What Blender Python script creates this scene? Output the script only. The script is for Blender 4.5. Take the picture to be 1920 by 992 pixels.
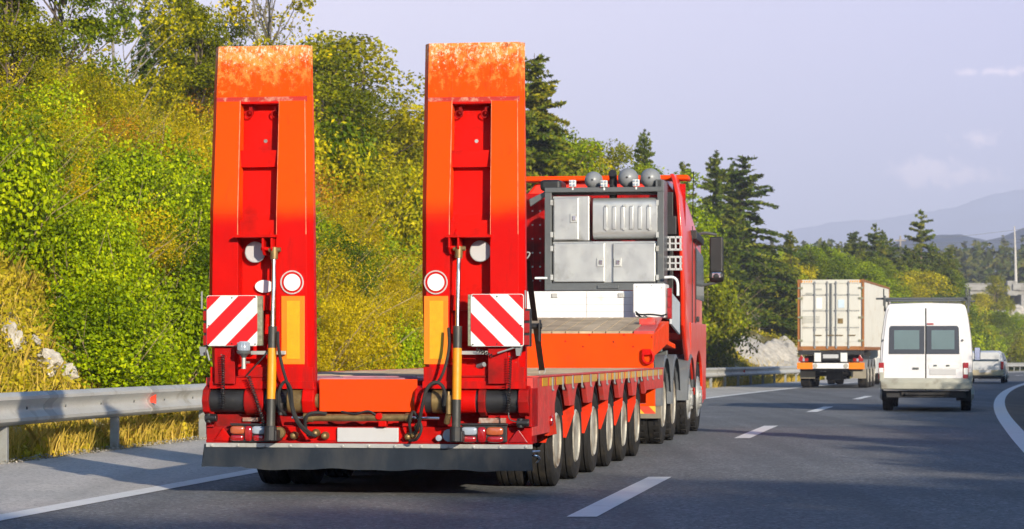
import bpy, math, random
import numpy as np
from mathutils import Vector, Matrix
random.seed(7); RNG = np.random.default_rng(11)
R = math.radians
for o in list(bpy.data.objects): bpy.data.objects.remove(o)
SC = bpy.context.scene
COL = SC.collection

# ------------------------------------------------------------------ camera
EYE = 1.2; F = 4800.0; CX = 960.0; HY = 657.0            # pinhole of the photograph, horizon height
cam = bpy.data.cameras.new('camera'); cam.sensor_width = 36; cam.lens = F/1920*36
cam.shift_y = (HY-496)/1920; cam.clip_end = 20000; cam.clip_start = .1
camo = bpy.data.objects.new('camera', cam); COL.objects.link(camo)
cam.dof.use_dof = True; cam.dof.focus_distance = 24; cam.dof.aperture_fstop = 6.3
camo.location = (0, 0, EYE); camo.rotation_euler = (R(90), 0, 0); SC.camera = camo

# ------------------------------------------------------------------ sun, sky, exposure
SUN_AZ = R(156.0); SUN_EL = R(17.0)                      # clockwise from +Y, elevation
sv = Vector((math.sin(SUN_AZ)*math.cos(SUN_EL), math.cos(SUN_AZ)*math.cos(SUN_EL), math.sin(SUN_EL)))
sun = bpy.data.lights.new('sun', 'SUN'); sun.energy = 5.0; sun.angle = R(.6); sun.color = (1.0, .88, .70)
suno = bpy.data.objects.new('sun', sun); COL.objects.link(suno)
suno.rotation_euler = sv.to_track_quat('Z', 'Y').to_euler(); suno.location = (10, -20, 30)
SC.view_settings.view_transform = 'Standard'; SC.view_settings.look = 'None'
SC.view_settings.exposure = 0.56; SC.view_settings.gamma = 1
SC.view_settings.use_curve_mapping = False
SC.render.engine = 'CYCLES'
cy = SC.cycles; cy.use_denoising = True; cy.max_bounces = 6; cy.diffuse_bounces = 3; cy.glossy_bounces = 3
cy.transmission_bounces = 4; cy.volume_bounces = 0; cy.transparent_max_bounces = 8
cy.sample_clamp_indirect = 6; cy.use_adaptive_sampling = True; cy.adaptive_threshold = .02
try: cy.denoising_input_passes = 'RGB_ALBEDO_NORMAL'; cy.denoising_prefilter = 'ACCURATE'
except Exception: pass

W = bpy.data.worlds.new('World'); SC.world = W; W.use_nodes = True
nt = W.node_tree; nt.nodes.clear()
def N(nt, t, **k):
    n = nt.nodes.new(t)
    for a, b in k.items(): setattr(n, a, b)
    return n
def math_n(nt, op, a, b=None, c=None, clamp=False):
    n = nt.nodes.new('ShaderNodeMath'); n.operation = op; n.use_clamp = clamp
    for i, v in enumerate((a, b, c)):
        if v is None: continue
        if isinstance(v, (int, float)): n.inputs[i].default_value = v
        else: nt.links.new(v, n.inputs[i])
    return n.outputs[0]
def mixc(nt, fac, a, b, mode='MIX'):
    n = nt.nodes.new('ShaderNodeMix'); n.data_type = 'RGBA'; n.blend_type = mode
    for s, v in ((n.inputs[0], fac), (n.inputs[6], a), (n.inputs[7], b)):
        if isinstance(v, (int, float)): s.default_value = v
        elif isinstance(v, tuple): s.default_value = (*v[:3], 1)
        else: nt.links.new(v, s)
    return n.outputs[2]
def mapr(nt, v, a, b, c=0, d=1, smooth=False):
    n = nt.nodes.new('ShaderNodeMapRange'); n.clamp = True
    if smooth: n.interpolation_type = 'SMOOTHSTEP'
    nt.links.new(v, n.inputs[0])
    for i, x in enumerate((a, b, c, d)): n.inputs[i+1].default_value = x
    return n.outputs[0]
sky = N(nt, 'ShaderNodeTexSky', sky_type='NISHITA'); sky.sun_disc = False
sky.sun_elevation = SUN_EL; sky.sun_rotation = SUN_AZ; sky.dust_density = 2.0; sky.air_density = 1.0; sky.ozone_density = 1.5
tc = N(nt, 'ShaderNodeTexCoord'); sx = N(nt, 'ShaderNodeSeparateXYZ'); nt.links.new(tc.outputs['Generated'], sx.inputs[0])
SKY_STR = .072
nsc = N(nt, 'ShaderNodeVectorMath', operation='SCALE'); nt.links.new(sky.outputs[0], nsc.inputs[0]); nsc.inputs[3].default_value = SKY_STR
side = mapr(nt, sx.outputs[0], -.15, .25)
low = mixc(nt, side, (.99, .90, 1.04), (.66, .655, .98))      # pale lilac autumn haze, bluer to the right
el = mapr(nt, sx.outputs[2], .13, .25, 0, 1, True)
tint = mixc(nt, 1.0, nsc.outputs[0], (.62, 1.0, 1.0), 'MULTIPLY'); vt = N(nt, 'ShaderNodeVectorMath', operation='MULTIPLY'); nt.links.new(tint, vt.inputs[0]); vt.inputs[1].default_value = (1.0, 1.25, 1.9)
base = mixc(nt, el, low, vt.outputs[0])
# one small cumulus and its wisps, by direction
px = math_n(nt, 'DIVIDE', sx.outputs[0], math_n(nt, 'MAXIMUM', sx.outputs[1], .01))
pz = math_n(nt, 'DIVIDE', sx.outputs[2], math_n(nt, 'MAXIMUM', sx.outputs[1], .01))
cv = N(nt, 'ShaderNodeCombineXYZ'); nt.links.new(px, cv.inputs[0]); nt.links.new(pz, cv.inputs[1])
def blob(cx_, cz_, rx, rz):
    a = math_n(nt, 'DIVIDE', math_n(nt, 'SUBTRACT', px, cx_), rx); b = math_n(nt, 'DIVIDE', math_n(nt, 'SUBTRACT', pz, cz_), rz)
    d = math_n(nt, 'SQRT', math_n(nt, 'ADD', math_n(nt, 'MULTIPLY', a, a), math_n(nt, 'MULTIPLY', b, b)))
    return mapr(nt, d, 0, 1, 1, 0)
def nz(scale, det, dist):
    n = N(nt, 'ShaderNodeTexNoise'); n.inputs['Scale'].default_value = scale; n.inputs['Detail'].default_value = det
    n.inputs['Distortion'].default_value = dist; nt.links.new(cv.outputs[0], n.inputs['Vector']); return n.outputs[0]
n1 = nz(150, 8, .5)
tot = math_n(nt, 'MAXIMUM', blob(.1605, .0695, .020, .0105), math_n(nt, 'MULTIPLY', blob(.174, .0685, .028, .006), .85))
tot = math_n(nt, 'MAXIMUM', tot, math_n(nt, 'MULTIPLY', blob(.182, .083, .016, .006), .7))
tot = math_n(nt, 'MAXIMUM', tot, math_n(nt, 'MULTIPLY', blob(.192, .109, .03, .003), .6))
cl = mapr(nt, math_n(nt, 'ADD', tot, math_n(nt, 'MULTIPLY', math_n(nt, 'SUBTRACT', n1, .5), 1.7)), .12, .80, 0, .95, True)
cl = math_n(nt, 'MULTIPLY', cl, mapr(nt, sx.outputs[1], 0, .2))
cl = math_n(nt, 'MULTIPLY', cl, mapr(nt, tot, 0, .25))
base = mixc(nt, cl, base, (1.45, 1.22, 1.35))
bg = N(nt, 'ShaderNodeBackground'); nt.links.new(base, bg.inputs[0]); bg.inputs[1].default_value = .80
wo = N(nt, 'ShaderNodeOutputWorld'); nt.links.new(bg.outputs[0], wo.inputs[0])

# ------------------------------------------------------------------ helpers
def tag(o, label=None, cat=None, group=None, kind=None):
    if label: o['label'] = label
    if cat: o['category'] = cat
    if group: o['group'] = group
    if kind: o['kind'] = kind
    return o
def empty(name, loc=(0, 0, 0), rz=0, parent=None):
    o = bpy.data.objects.new(name, None); COL.objects.link(o); o.location = loc; o.rotation_euler = (0, 0, rz)
    o.empty_display_size = .2; o.parent = parent; return o
def copy_tree(o, parent=None):
    c = o.copy(); COL.objects.link(c); c.parent = parent
    for ch in list(o.children): copy_tree(ch, c)
    return c

class MB:
    def __init__(s): s.v = []; s.f = []; s.m = []; s.mi = 0
    def add(s, vs, fs):
        b = len(s.v); s.v += [tuple(p) for p in vs]; s.f += [tuple(i+b for i in f) for f in fs]; s.m += [s.mi]*len(fs); return s
    def mat(s, i): s.mi = i; return s
    def box(s, x0, x1, y0, y1, z0, z1, M=None):
        vs = [Vector(p) for p in ((x0,y0,z0),(x1,y0,z0),(x1,y1,z0),(x0,y1,z0),(x0,y0,z1),(x1,y0,z1),(x1,y1,z1),(x0,y1,z1))]
        if M: vs = [M @ p for p in vs]
        return s.add(vs, [(0,3,2,1),(4,5,6,7),(0,1,5,4),(1,2,6,5),(2,3,7,6),(3,0,4,7)])
    def loft(s, rings, cap=True):
        n = len(rings[0]); vs = [p for r in rings for p in r]; fs = []
        for i in range(len(rings)-1):
            for j in range(n):
                a = i*n+j; b = i*n+(j+1) % n; fs.append((a, b, b+n, a+n))
        if cap: fs.append(tuple(range(n))[::-1]); fs.append(tuple((len(rings)-1)*n+j for j in range(n)))
        return s.add(vs, fs)
    def prism(s, poly, axis, a, b):      # poly: 2-D points in the other two axes
        def P(p, t): return {'x': (t, p[0], p[1]), 'y': (p[0], t, p[1]), 'z': (p[0], p[1], t)}[axis]
        return s.loft([[P(p, a) for p in poly], [P(p, b) for p in poly]])
    def lathe(s, prof, axis='x', c=(0, 0, 0), n=32, sgn=1, close=False):
        rings = []
        for (t, r) in prof:
            ring = []
            for k in range(n):
                an = 2*math.pi*k/n; ca, sa = r*math.cos(an), r*math.sin(an)
                p = {'x': (t*sgn, ca, sa), 'y': (ca, t*sgn, sa), 'z': (ca, sa, t*sgn)}[axis]
                ring.append((p[0]+c[0], p[1]+c[1], p[2]+c[2]))
            rings.append(ring)
        if close: rings.append(rings[0])
        return s.loft(rings, cap=not close)
    def cyl(s, p0, p1, r, n=14, r2=None):
        return s.tube([p0, p1], r, n, r2)
    def tube(s, pts, r, n=8, r2=None):
        pts = [Vector(p) for p in pts]; rings = []; up = None
        for i, p in enumerate(pts):
            t = (pts[min(i+1, len(pts)-1)]-pts[max(i-1, 0)])
            t = t.normalized() if t.length > 1e-9 else Vector((0, 0, 1))
            if up is None: up = t.orthogonal().normalized()
            up = (up-t*up.dot(t)); up = up.normalized() if up.length > 1e-6 else t.orthogonal().normalized()
            w = t.cross(up); rr = r if r2 is None else r+(r2-r)*i/(len(pts)-1)
            rings.append([p+up*(rr*math.cos(2*math.pi*k/n))+w*(rr*math.sin(2*math.pi*k/n)) for k in range(n)])
        return s.loft(rings)
    def build(s, name, mats, parent=None, loc=(0, 0, 0), rot=(0, 0, 0), bevel=0, smooth=False, seg=2):
        me = bpy.data.meshes.new(name); me.from_pydata(s.v, [], s.f)
        if not isinstance(mats, (list, tuple)): mats = [mats]
        for m in mats: me.materials.append(m)
        if len(mats) > 1: me.polygons.foreach_set('material_index', s.m)
        import bmesh
        bm = bmesh.new(); bm.from_mesh(me); bmesh.ops.recalc_face_normals(bm, faces=bm.faces); bm.to_mesh(me); bm.free()
        if smooth: me.shade_smooth() if smooth == 2 else me.set_sharp_from_angle(angle=R(38)) if False else None
        me.update()
        o = bpy.data.objects.new(name, me); COL.objects.link(o); o.parent = parent; o.location = loc; o.rotation_euler = rot
        if smooth:
            me.polygons.foreach_set('use_smooth', [True]*len(me.polygons))
            try: me.set_sharp_from_angle(angle=R(180 if smooth == 2 else 40))
            except Exception: pass
        if bevel:
            m = o.modifiers.new('bevel', 'BEVEL'); m.width = bevel; m.segments = seg; m.limit_method = 'ANGLE'; m.angle_limit = R(35)
        return o
def smooth_pts(pts, n=6):
    P = [Vector(p) for p in pts]; P = [2*P[0]-P[1]]+P+[2*P[-1]-P[-2]]; out = []
    for i in range(1, len(P)-2):
        for k in range(n):
            t = k/n; a, b, c, d = P[i-1:i+3]
            out.append(.5*((2*b)+(c-a)*t+(2*a-5*b+4*c-d)*t*t+(3*b-a-3*c+d)*t**3))
    out.append(P[-2]); return out
def helix(p0, p1, r, turns, n=9):
    p0, p1 = Vector(p0), Vector(p1); ax = (p1-p0).normalized(); u = ax.orthogonal().normalized(); w = ax.cross(u); o = []
    for i in range(turns*n+1):
        t = i/(turns*n); a = 2*math.pi*i/n; o.append(p0.lerp(p1, t)+u*r*math.cos(a)+w*r*math.sin(a))
    return o

# ------------------------------------------------------------------ materials
def mat(name, col, rough=.5, metal=0, coat=0, var=.12, vscale=3.0, dirt=0, dcol=(.12, .09, .06), dscale=2.5, bump=0, bscale=40, spec=.5, stretch=(1, 1, 1), rv=.12):
    m = bpy.data.materials.new(name); m.use_nodes = True; t = m.node_tree; b = t.nodes['Principled BSDF']
    co = N(t, 'ShaderNodeTexCoord'); mp = N(t, 'ShaderNodeMapping'); mp.inputs['Scale'].default_value = stretch; oi_ = N(t, 'ShaderNodeObjectInfo'); sc_ = math_n(t, 'MULTIPLY', oi_.outputs['Random'], 37.0); t.links.new(co.outputs['Object'], mp.inputs[0]); cb = N(t, 'ShaderNodeCombineXYZ'); t.links.new(sc_, cb.inputs[0]); t.links.new(sc_, cb.inputs[1]); t.links.new(cb.outputs[0], mp.inputs['Location'])
    def nn(sc, det=5):
        n = N(t, 'ShaderNodeTexNoise'); n.inputs['Scale'].default_value = sc; n.inputs['Detail'].default_value = det
        n.inputs['Roughness'].default_value = .62; t.links.new(mp.outputs[0], n.inputs['Vector']); return n.outputs[0]
    nv = nn(vscale)
    c = mixc(t, mapr(t, nv, .3, .7), tuple(x*(1-var) for x in col), tuple(min(1, x*(1+var)) for x in col))
    if dirt:
        nd = nn(dscale, 8); c = mixc(t, mapr(t, nd, .62-dirt*.3, .78-dirt*.2, 0, .85), c, dcol)
    t.links.new(c, b.inputs['Base Color'])
    t.links.new(mapr(t, nn(vscale*2.7), .3, .7, max(.02, rough-rv*.5), min(1, rough+rv)), b.inputs['Roughness'])
    b.inputs['Metallic'].default_value = metal; b.inputs['Coat Weight'].default_value = coat; b.inputs['Coat Roughness'].default_value = .12
    b.inputs['Specular IOR Level'].default_value = spec
    if bump:
        bn = N(t, 'ShaderNodeBump'); bn.inputs['Strength'].default_value = bump; bn.inputs['Distance'].default_value = .02
        t.links.new(nn(bscale, 6), bn.inputs['Height']); t.links.new(bn.outputs[0], b.inputs['Normal'])
    m['tree'] = 1
    return m
def glassy(name, col, rough=.05):
    m = mat(name, col, rough, 0, .6, .05, rv=.02); m.node_tree.nodes['Principled BSDF'].inputs['Specular IOR Level'].default_value = .9; return m

M = {}
M['red'] = mat('red_paint', (.50, .004, .002), .5, 0, 0, .16, 1.6, .34, (.20, .006, .004), 2.6, bump=.05, spec=.09)
M['red_dirty'] = mat('dirty_red_paint', (.36, .005, .005), .55, 0, 0, .25, 4, .55, (.10, .012, .010), 3.2, bump=.1, spec=.09)
M['orange_red'] = mat('orange_red_paint', (.84, .058, .001), .5, 0, 0, .10, 2.5, .12, (.45, .05, .01), 6, bump=.08, spec=.09)
M['cab_red'] = mat('glossy_cab_red', (.78, .028, .005), .3, 0, .35, .05, 1.5, rv=.05)
M['pink_red'] = mat('chalky_red_paint', (.58, .045, .035), .55, 0, .1, .2, 6, .30, (.30, .12, .10), 9, bump=.1)
M['dark'] = mat('dark_grease', (.014, .014, .016), .5, 0, 0, .3, 6, .2, (.05, .04, .03), 8)
M['rubber'] = mat('rubber', (.020, .020, .021), .72, 0, 0, .25, 3, .3, (.055, .048, .040), 4, bump=.15, bscale=30, spec=.3)
M['tread'] = mat('tyre_rubber', (.019, .018, .018), .8, 0, 0, .25, 5, .38, (.060, .050, .038), 4.5, bump=.2, bscale=35, spec=.25)
M['flap'] = mat('rubber_flap', (.014, .020, .030), .75, 0, 0, .3, 2, .4, (.045, .045, .045), 2, spec=.2, bump=.25, bscale=5, stretch=(1, 1, .4))
M['rim'] = mat('cream_steel_rim', (.50, .47, .40), .45, .3, 0, .2, 5, .55, (.16, .11, .07), 4)
M['alu'] = mat('brushed_aluminium', (.50, .505, .49), .38, .7, 0, .10, 2, .25, (.26, .25, .22), 2.2, bump=.03, bscale=9)
M['galv'] = mat('galvanised_steel', (.48, .48, .46), .45, .55, 0, .15, 4, .22, (.20, .18, .14), 4, bump=.08, bscale=60)
M['chrome'] = mat('polished_rod', (.75, .75, .75), .14, 1, 0, .03)
M['dgrey'] = mat('dark_grey_paint', (.085, .092, .095), .42, 0, .2, .12, 3, .1, (.13, .12, .10), 6)
M['mgrey'] = mat('mid_grey_paint', (.20, .21, .22), .45, 0, .2, .12, 3, .15, (.12, .11, .1), 6)
M['mud_orange'] = mat('orange_red_mudguard', (.62, .032, .008), .55, 0, 0, .15, 3, .3, (.30, .03, .015), 5, spec=.09)
M['barrel'] = mat('charcoal_barrel', (.035, .035, .032), .5, 0, 0, .2, 3, .3, (.09, .07, .05), 6)
M['vanwhite'] = mat('van_white', (.66, .65, .67), .35, 0, .4, .03, 1.2, .10, (.46, .43, .38), 1.6)
M['white'] = mat('white_paint', (.78, .77, .76), .32, 0, .4, .03, 2, .06, (.5, .46, .4), 4)
M['offwhite'] = mat('off_white_panel', (.66, .67, .66), .5, 0, .1, .05, 3, .1, (.4, .38, .33), 5)
M['plate'] = mat('blank_plate', (.46, .46, .47), .4, 0, .1, .03, 8)
M['yellow'] = mat('yellow_orange_band', (.70, .26, .004), .45, 0, .1, .08, 6)
M['amber_ret'] = mat('amber_reflector', (.80, .20, .004), .35, 0, .3, .05, 6)
M['yellow_ret'] = mat('yellow_reflector', (.62, .33, .006), .35, 0, .3, .08, 20)
M['lens_red'] = glassy('red_lens', (.30, .004, .005), .15)
M['lens_amber'] = glassy('amber_lens', (.40, .09, .03), .15)
M['lens_clear'] = glassy('clear_lens', (.30, .35, .42), .12)
M['brass'] = mat('rusty_brass', (.22, .15, .06), .5, .5, 0, .3, 8, .4, (.06, .03, .02), 9)
M['glass'] = glassy('dark_window_glass', (.03, .045, .05), .06)
M['black'] = mat('black_plastic', (.012, .012, .013), .45, 0, 0, .2, 4)
M['lichen'] = mat('weathered_edge', (.22, .22, .15), .75, 0, 0, .35, 30, .3, (.10, .10, .05), 25)

def stripes(name, sgn, size):
    m = bpy.data.materials.new(name); m.use_nodes = True; t = m.node_tree; b = t.nodes['Principled BSDF']
    co = N(t, 'ShaderNodeTexCoord'); s = N(t, 'ShaderNodeSeparateXYZ'); t.links.new(co.outputs['Object'], s.inputs[0])
    p = math_n(t, 'ADD', s.outputs[2], math_n(t, 'MULTIPLY', s.outputs[0], float(sgn)))
    p = math_n(t, 'DIVIDE', p, .35*size); q = math_n(t, 'FLOORED_MODULO', math_n(t, 'FLOOR', p), 2.0)
    n = N(t, 'ShaderNodeTexNoise'); n.inputs['Scale'].default_value = 12; t.links.new(co.outputs['Object'], n.inputs[0])
    w = mixc(t, mapr(t, n.outputs[0], .45, .75, 0, .5), (.72, .73, .72), (.50, .50, .47))
    t.links.new(mixc(t, q, (.62, .004, .006), w), b.inputs['Base Color']); b.inputs['Roughness'].default_value = .4
    return m

# ------------------------------------------------------------------ the lie of the land
def dashX(Y):
    if Y > 280: return dashX(280)+(.1525+2*.00044*(280-18.4))*(Y-280)
    if Y < 0: return dashX(0)+(.1525-2*.00044*18.4)*Y
    d = Y-18.4; return .5+.1525*d+.00044*d*d
def slopeX(Y): return (dashX(Y+.5)-dashX(Y-.5))
def gz(Y): return 0 if Y < 40 else -.0035*(min(Y, 300)-40)
def nzz(x, y): return (math.sin(x*.9+1.3*math.sin(y*.37))+math.sin(y*1.1+.7*math.sin(x*.61)+2)+.6*math.sin(x*2.3+y*1.7)+.5*math.sin(y*2.9-x*1.9+1))/3.1
E_RAIL = -7.4
def bankH(Y): return float(np.interp(Y, [-60, 50, 62, 75, 95, 115, 140, 250, 420, 700], [9, 9, 7.4, 6, 4.2, 3.2, 2.6, 3.0, 2.0, 0]))
def height(X, Y):
    e = X-dashX(Y); g = gz(Y); d = E_RAIL-e
    if d > .5:
        H = bankH(Y); s = 1.0; x = max(0, d-.9)*s
        z = H*(1-math.exp(-(x/H)*1.15)) if H > .05 else 0
        z += min(x, 1.5)*.35*nzz(X*.8, Y*.8)+min(x, 4)*.1*nzz(X*.27+5, Y*.25)
        if d > 30: z = z*max(0, 1-(d-30)/90)
        return g+z-.03
    r = e-4.6
    if r > 0:
        x = max(0, r-.25); z = -.10*min(1, r/.25) + min(2.2, x*.55) + min(x, 1)*.18*nzz(X, Y)
        if r > 40: z *= max(0, 1-(r-40)/100)
        return g+z-.03
    return g-.04
def at(px, Y): return (px-CX)/F*Y
def zat(py, Y): return EYE-(py-HY)/F*Y

def grid_mesh(name, X, Y, Z, mats, smooth=True):
    ny, nx = X.shape; v = np.stack([X, Y, Z], -1).reshape(-1, 3)
    i = np.arange(ny*nx).reshape(ny, nx); f = np.stack([i[:-1, :-1], i[:-1, 1:], i[1:, 1:], i[1:, :-1]], -1).reshape(-1, 4)
    return fast_mesh(name, v, f, mats, smooth)
def fast_mesh(name, v, f, mats, smooth=False, link=True):
    me = bpy.data.meshes.new(name); k = f.shape[1]
    me.vertices.add(len(v)); me.vertices.foreach_set('co', np.asarray(v, dtype=np.float32).ravel())
    me.loops.add(f.size); me.loops.foreach_set('vertex_index', f.astype(np.int32).ravel())
    me.polygons.add(len(f)); me.polygons.foreach_set('loop_start', np.arange(0, f.size, k, dtype=np.int32))
    me.polygons.foreach_set('loop_total', np.full(len(f), k, dtype=np.int32))
    if smooth: me.polygons.foreach_set('use_smooth', np.ones(len(f), dtype=bool))
    me.update(calc_edges=True)
    for m in (mats if isinstance(mats, (list, tuple)) else [mats]): me.materials.append(m)
    if not link: return me
    o = bpy.data.objects.new(name, me); COL.objects.link(o); return o

# terrain material: grass, dry soil and limestone by position
def terrain_mat():
    m = bpy.data.materials.new('terrain'); m.use_nodes = True; t = m.node_tree; b = t.nodes['Principled BSDF']
    g = N(t, 'ShaderNodeNewGeometry'); 
    def nn(sc, det=6, r=.6):
        n = N(t, 'ShaderNodeTexNoise'); n.inputs['Scale'].default_value = sc; n.inputs['Detail'].default_value = det; n.inputs['Roughness'].default_value = r
        t.links.new(g.outputs['Position'], n.inputs['Vector']); return n.outputs[0]
    c = mixc(t, mapr(t, nn(1.4), .35, .65), (.13, .115, .022), (.20, .15, .05))
    c = mixc(t, mapr(t, nn(6), .5, .7), c, (.07, .085, .015))
    s = N(t, 'ShaderNodeSeparateXYZ'); t.links.new(g.outputs['Position'], s.inputs[0])
    c = mixc(t, mapr(t, nn(.55, 8, .7), .60, .66, 0, .9), c, (.50, .46, .38))
    far = mapr(t, s.outputs[1], 120, 300); c = mixc(t, far, c, (.05, .065, .02))
    t.links.new(c, b.inputs['Base Color']); b.inputs['Roughness'].default_value = .95; b.inputs['Specular IOR Level'].default_value = .1
    bn = N(t, 'ShaderNodeBump'); bn.inputs['Strength'].default_value = .7; bn.inputs['Distance'].default_value = .15
    t.links.new(nn(9, 8), bn.inputs['Height']); t.links.new(bn.outputs[0], b.inputs['Normal'])
    return m
TM = terrain_mat()
ys = np.concatenate([np.arange(-60, 150, 1.0), np.arange(150, 320, 3.0), np.arange(320, 800, 20.), np.array([900, 1100, 1500, 2200, 3500, 5000, 7000, 9500])])
es = np.concatenate([np.array([-9000, -4000, -2000, -1000, -500, -260, -160, -110, -80, -60, -48, -40]), np.arange(-34, -17, 1.5), np.arange(-17, -7.8, .4), np.array([-7.6, -7, -6, -4, 0, 3, 4.4]), np.arange(4.7, 10, .4), np.arange(10.5, 20, 1.5), np.array([22, 26, 32, 44, 60, 90, 130, 160, 300, 700, 1500, 3500, 7000])])
Xg = np.array([[dashX(y)+e for e in es] for y in ys]); Yg = np.repeat(ys[:, None], len(es), 1)
Zg = np.array([[height(x, y) for x, y in zip(rx, ry)] for rx, ry in zip(Xg, Yg)])
tag(grid_mesh('terrain', Xg, Yg, Zg, TM), kind='structure')

# road surfaces -------------------------------------------------------
def asphalt(name, c0, c1, sp, bump=.5, skid=True):
    m = bpy.data.materials.new(name); m.use_nodes = True; t = m.node_tree; b = t.nodes['Principled BSDF']
    g = N(t, 'ShaderNodeNewGeometry')
    def nn(sc, det=4, vec=None, r=.6):
        n = N(t, 'ShaderNodeTexNoise'); n.inputs['Scale'].default_value = sc; n.inputs['Detail'].default_value = det; n.inputs['Roughness'].default_value = r
        t.links.new(vec or g.outputs['Position'], n.inputs['Vector']); return n.outputs[0]
    vo = N(t, 'ShaderNodeTexVoronoi'); vo.inputs['Scale'].default_value = 38; t.links.new(g.outputs['Position'], vo.inputs['Vector'])
    c = mixc(t, mapr(t, nn(.5), .3, .7), c0, c1)
    cr = N(t, 'ShaderNodeSeparateColor'); t.links.new(vo.outputs['Color'], cr.inputs[0])
    c = mixc(t, mapr(t, cr.outputs[0], .70, .98, 0, .55), c, sp)
    c = mixc(t, mapr(t, cr.outputs[1], .7, .95, 0, .6), c, tuple(x*.35 for x in c0))
    mp = N(t, 'ShaderNodeMapping'); mp.inputs['Rotation'].default_value = (0, 0, R(9)); mp.inputs['Scale'].default_value = (1.3, .03, 1)
    t.links.new(g.outputs['Position'], mp.inputs[0])
    c = mixc(t, mapr(t, nn(1, 3, mp.outputs[0]), .38, .66, 0, .5), c, tuple(x*.62 for x in c0))
    c = mixc(t, mapr(t, nn(.13, 3), .50, .56, 0, .22), c, tuple(x*.55 for x in c0))
    t.links.new(c, b.inputs['Base Color']); b.inputs['Roughness'].default_value = .8; b.inputs['Specular IOR Level'].default_value = .25
    bn = N(t, 'ShaderNodeBump'); bn.inputs['Strength'].default_value = bump; bn.inputs['Distance'].default_value = .01
    t.links.new(vo.outputs['Distance'], bn.inputs['Height']); t.links.new(bn.outputs[0], b.inputs['Normal'])
    return m
AS = asphalt('asphalt', (.152, .157, .165), (.190, .195, .202), (.44, .44, .44))
SH = asphalt('shoulder', (.48, .46, .43), (.58, .54, .50), (.66, .64, .60), .3)
SR = asphalt('right_shoulder', (.13, .11, .09), (.16, .14, .11), (.25, .22, .19))
PW = mat('road_marking_white', (.74, .74, .72), .6, 0, 0, .05, 3, .12, (.35, .34, .32), 6, bump=.2, bscale=60)
ry = np.concatenate([np.arange(-60, 120, 1.5), np.arange(120, 420, 4.)])
def strip(name, e0, e1, z, m, y=ry, n=2, kind='structure'):
    ee = np.linspace(e0, e1, n); X = np.array([[dashX(a)+b/math.cos(math.atan(slopeX(a))) for b in ee] for a in y])
    Z = np.array([[gz(a)+z]*n for a in y]); return tag(grid_mesh(name, X, np.repeat(y[:, None], n, 1), Z, m), kind=kind)
strip('road', -4.12, 3.80, 0, AS, n=4)
strip('hard_shoulder', -7.15, -4.121, 0.0, SH)
strip('right_shoulder', 3.801, 4.55, 0, SR)
strip('edge_line_left', -4.22, -3.98, .005, PW); strip('edge_line_right', 3.62, 3.88, .005, PW)
k = 0
dm = []
vv = []; ff = []
for k in range(-2, 16):
    y0 = 18.4+16.5*k; yy = np.linspace(y0, y0+5.8, 4); b = len(vv)
    for a in yy:
        for e in (-.11, .11): vv.append((dashX(a)+e, a, gz(a)+.005))
    for i in range(3): ff.append((b+2*i, b+2*i+1, b+2*i+3, b+2*i+2))
tag(fast_mesh('lane_marking', np.array(vv), np.array(ff), PW), kind='structure')
# gravel verge
def gravel():
    v = []; f = []
    for i in range(9000):
        y = RNG.uniform(22, 60) if i < 7000 else RNG.uniform(60, 130); e = -7.1-abs(RNG.normal(0, .28)); x = dashX(y)+e; z = max(gz(y), height(x, y)); s = RNG.uniform(.008, .028)
        b = len(v); q = RNG.normal(0, 1, (4, 3)); q /= np.linalg.norm(q, axis=1)[:, None]
        for p in q: v.append((x+p[0]*s, y+p[1]*s, z+.005+abs(p[2])*s*.8))
        f += [(b, b+1, b+2), (b, b+2, b+3), (b, b+3, b+1), (b+1, b+3, b+2)]
    return tag(fast_mesh('gravel', np.array(v), np.array(f), mat('gravel', (.36, .33, .28), .9, var=.4, vscale=9)), kind='stuff')
gravel()
# ================================================================== low loader trailer
TX, TY, TH = -1.193, 21.08, R(9.0)
cH, sH = math.cos(TH), math.sin(TH)
def V(x, u=0):
    k = (x-CX)/F; return (k*(TY+cH*u)-TX-sH*u)/(cH+sH*k)
def ZZ(y, u=0, v=0): return EYE-(y-HY)/F*(TY+cH*u-sH*v)
T = empty('low_loader_trailer', (TX, TY, 0), -TH)
tag(T, 'red low loader trailer with two upright loading ramps and six axles', 'trailer')
def bx(mb, x0, x1, y0, y1, u0, u1):      # box from the photograph's measures on the rear plane u0
    v0, v1 = V(x0, u0), V(x1, u0); vm = (v0+v1)/2
    return mb.box(v0, v1, u0, u1, ZZ(y1, u0, vm), ZZ(y0, u0, vm))

# --- deck
mdeck = bpy.data.materials.new('worn_deck_planks'); mdeck.use_nodes = True
def deck_mat(m, c0, c1):
    t = m.node_tree; b = t.nodes['Principled BSDF']; g = N(t, 'ShaderNodeNewGeometry')
    n = N(t, 'ShaderNodeTexNoise'); n.inputs['Scale'].default_value = 3; n.inputs['Detail'].default_value = 8; co = N(t, 'ShaderNodeTexCoord'); t.links.new(co.outputs['Object'], n.inputs[0])
    c = mixc(t, g.outputs['Random Per Island'], c0, c1); c = mixc(t, mapr(t, n.outputs[0], .45, .7, 0, .7), c, tuple(x*.45 for x in c0))
    t.links.new(c, b.inputs['Base Color']); b.inputs['Roughness'].default_value = .75
deck_mat(mdeck, (.40, .29, .18), (.56, .43, .28))
mb = MB()
for i in range(44):
    u = 1.35+i*.205; mb.box(-1.28, 1.28, u, u+.195, .93, .985+random.uniform(-.003, .003))
mb.build('deck', mdeck, T, bevel=.004)
mb = MB(); mb.box(-1.30, 1.30, .30, 1.34, .86, .972)
mb.box(-.30, .30, .42, .62, .972, .985); mb.box(-1.25, -.5, .9, 1.2, .972, .98); mb.box(.5, 1.25, .9, 1.2, .972, .98)
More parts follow.
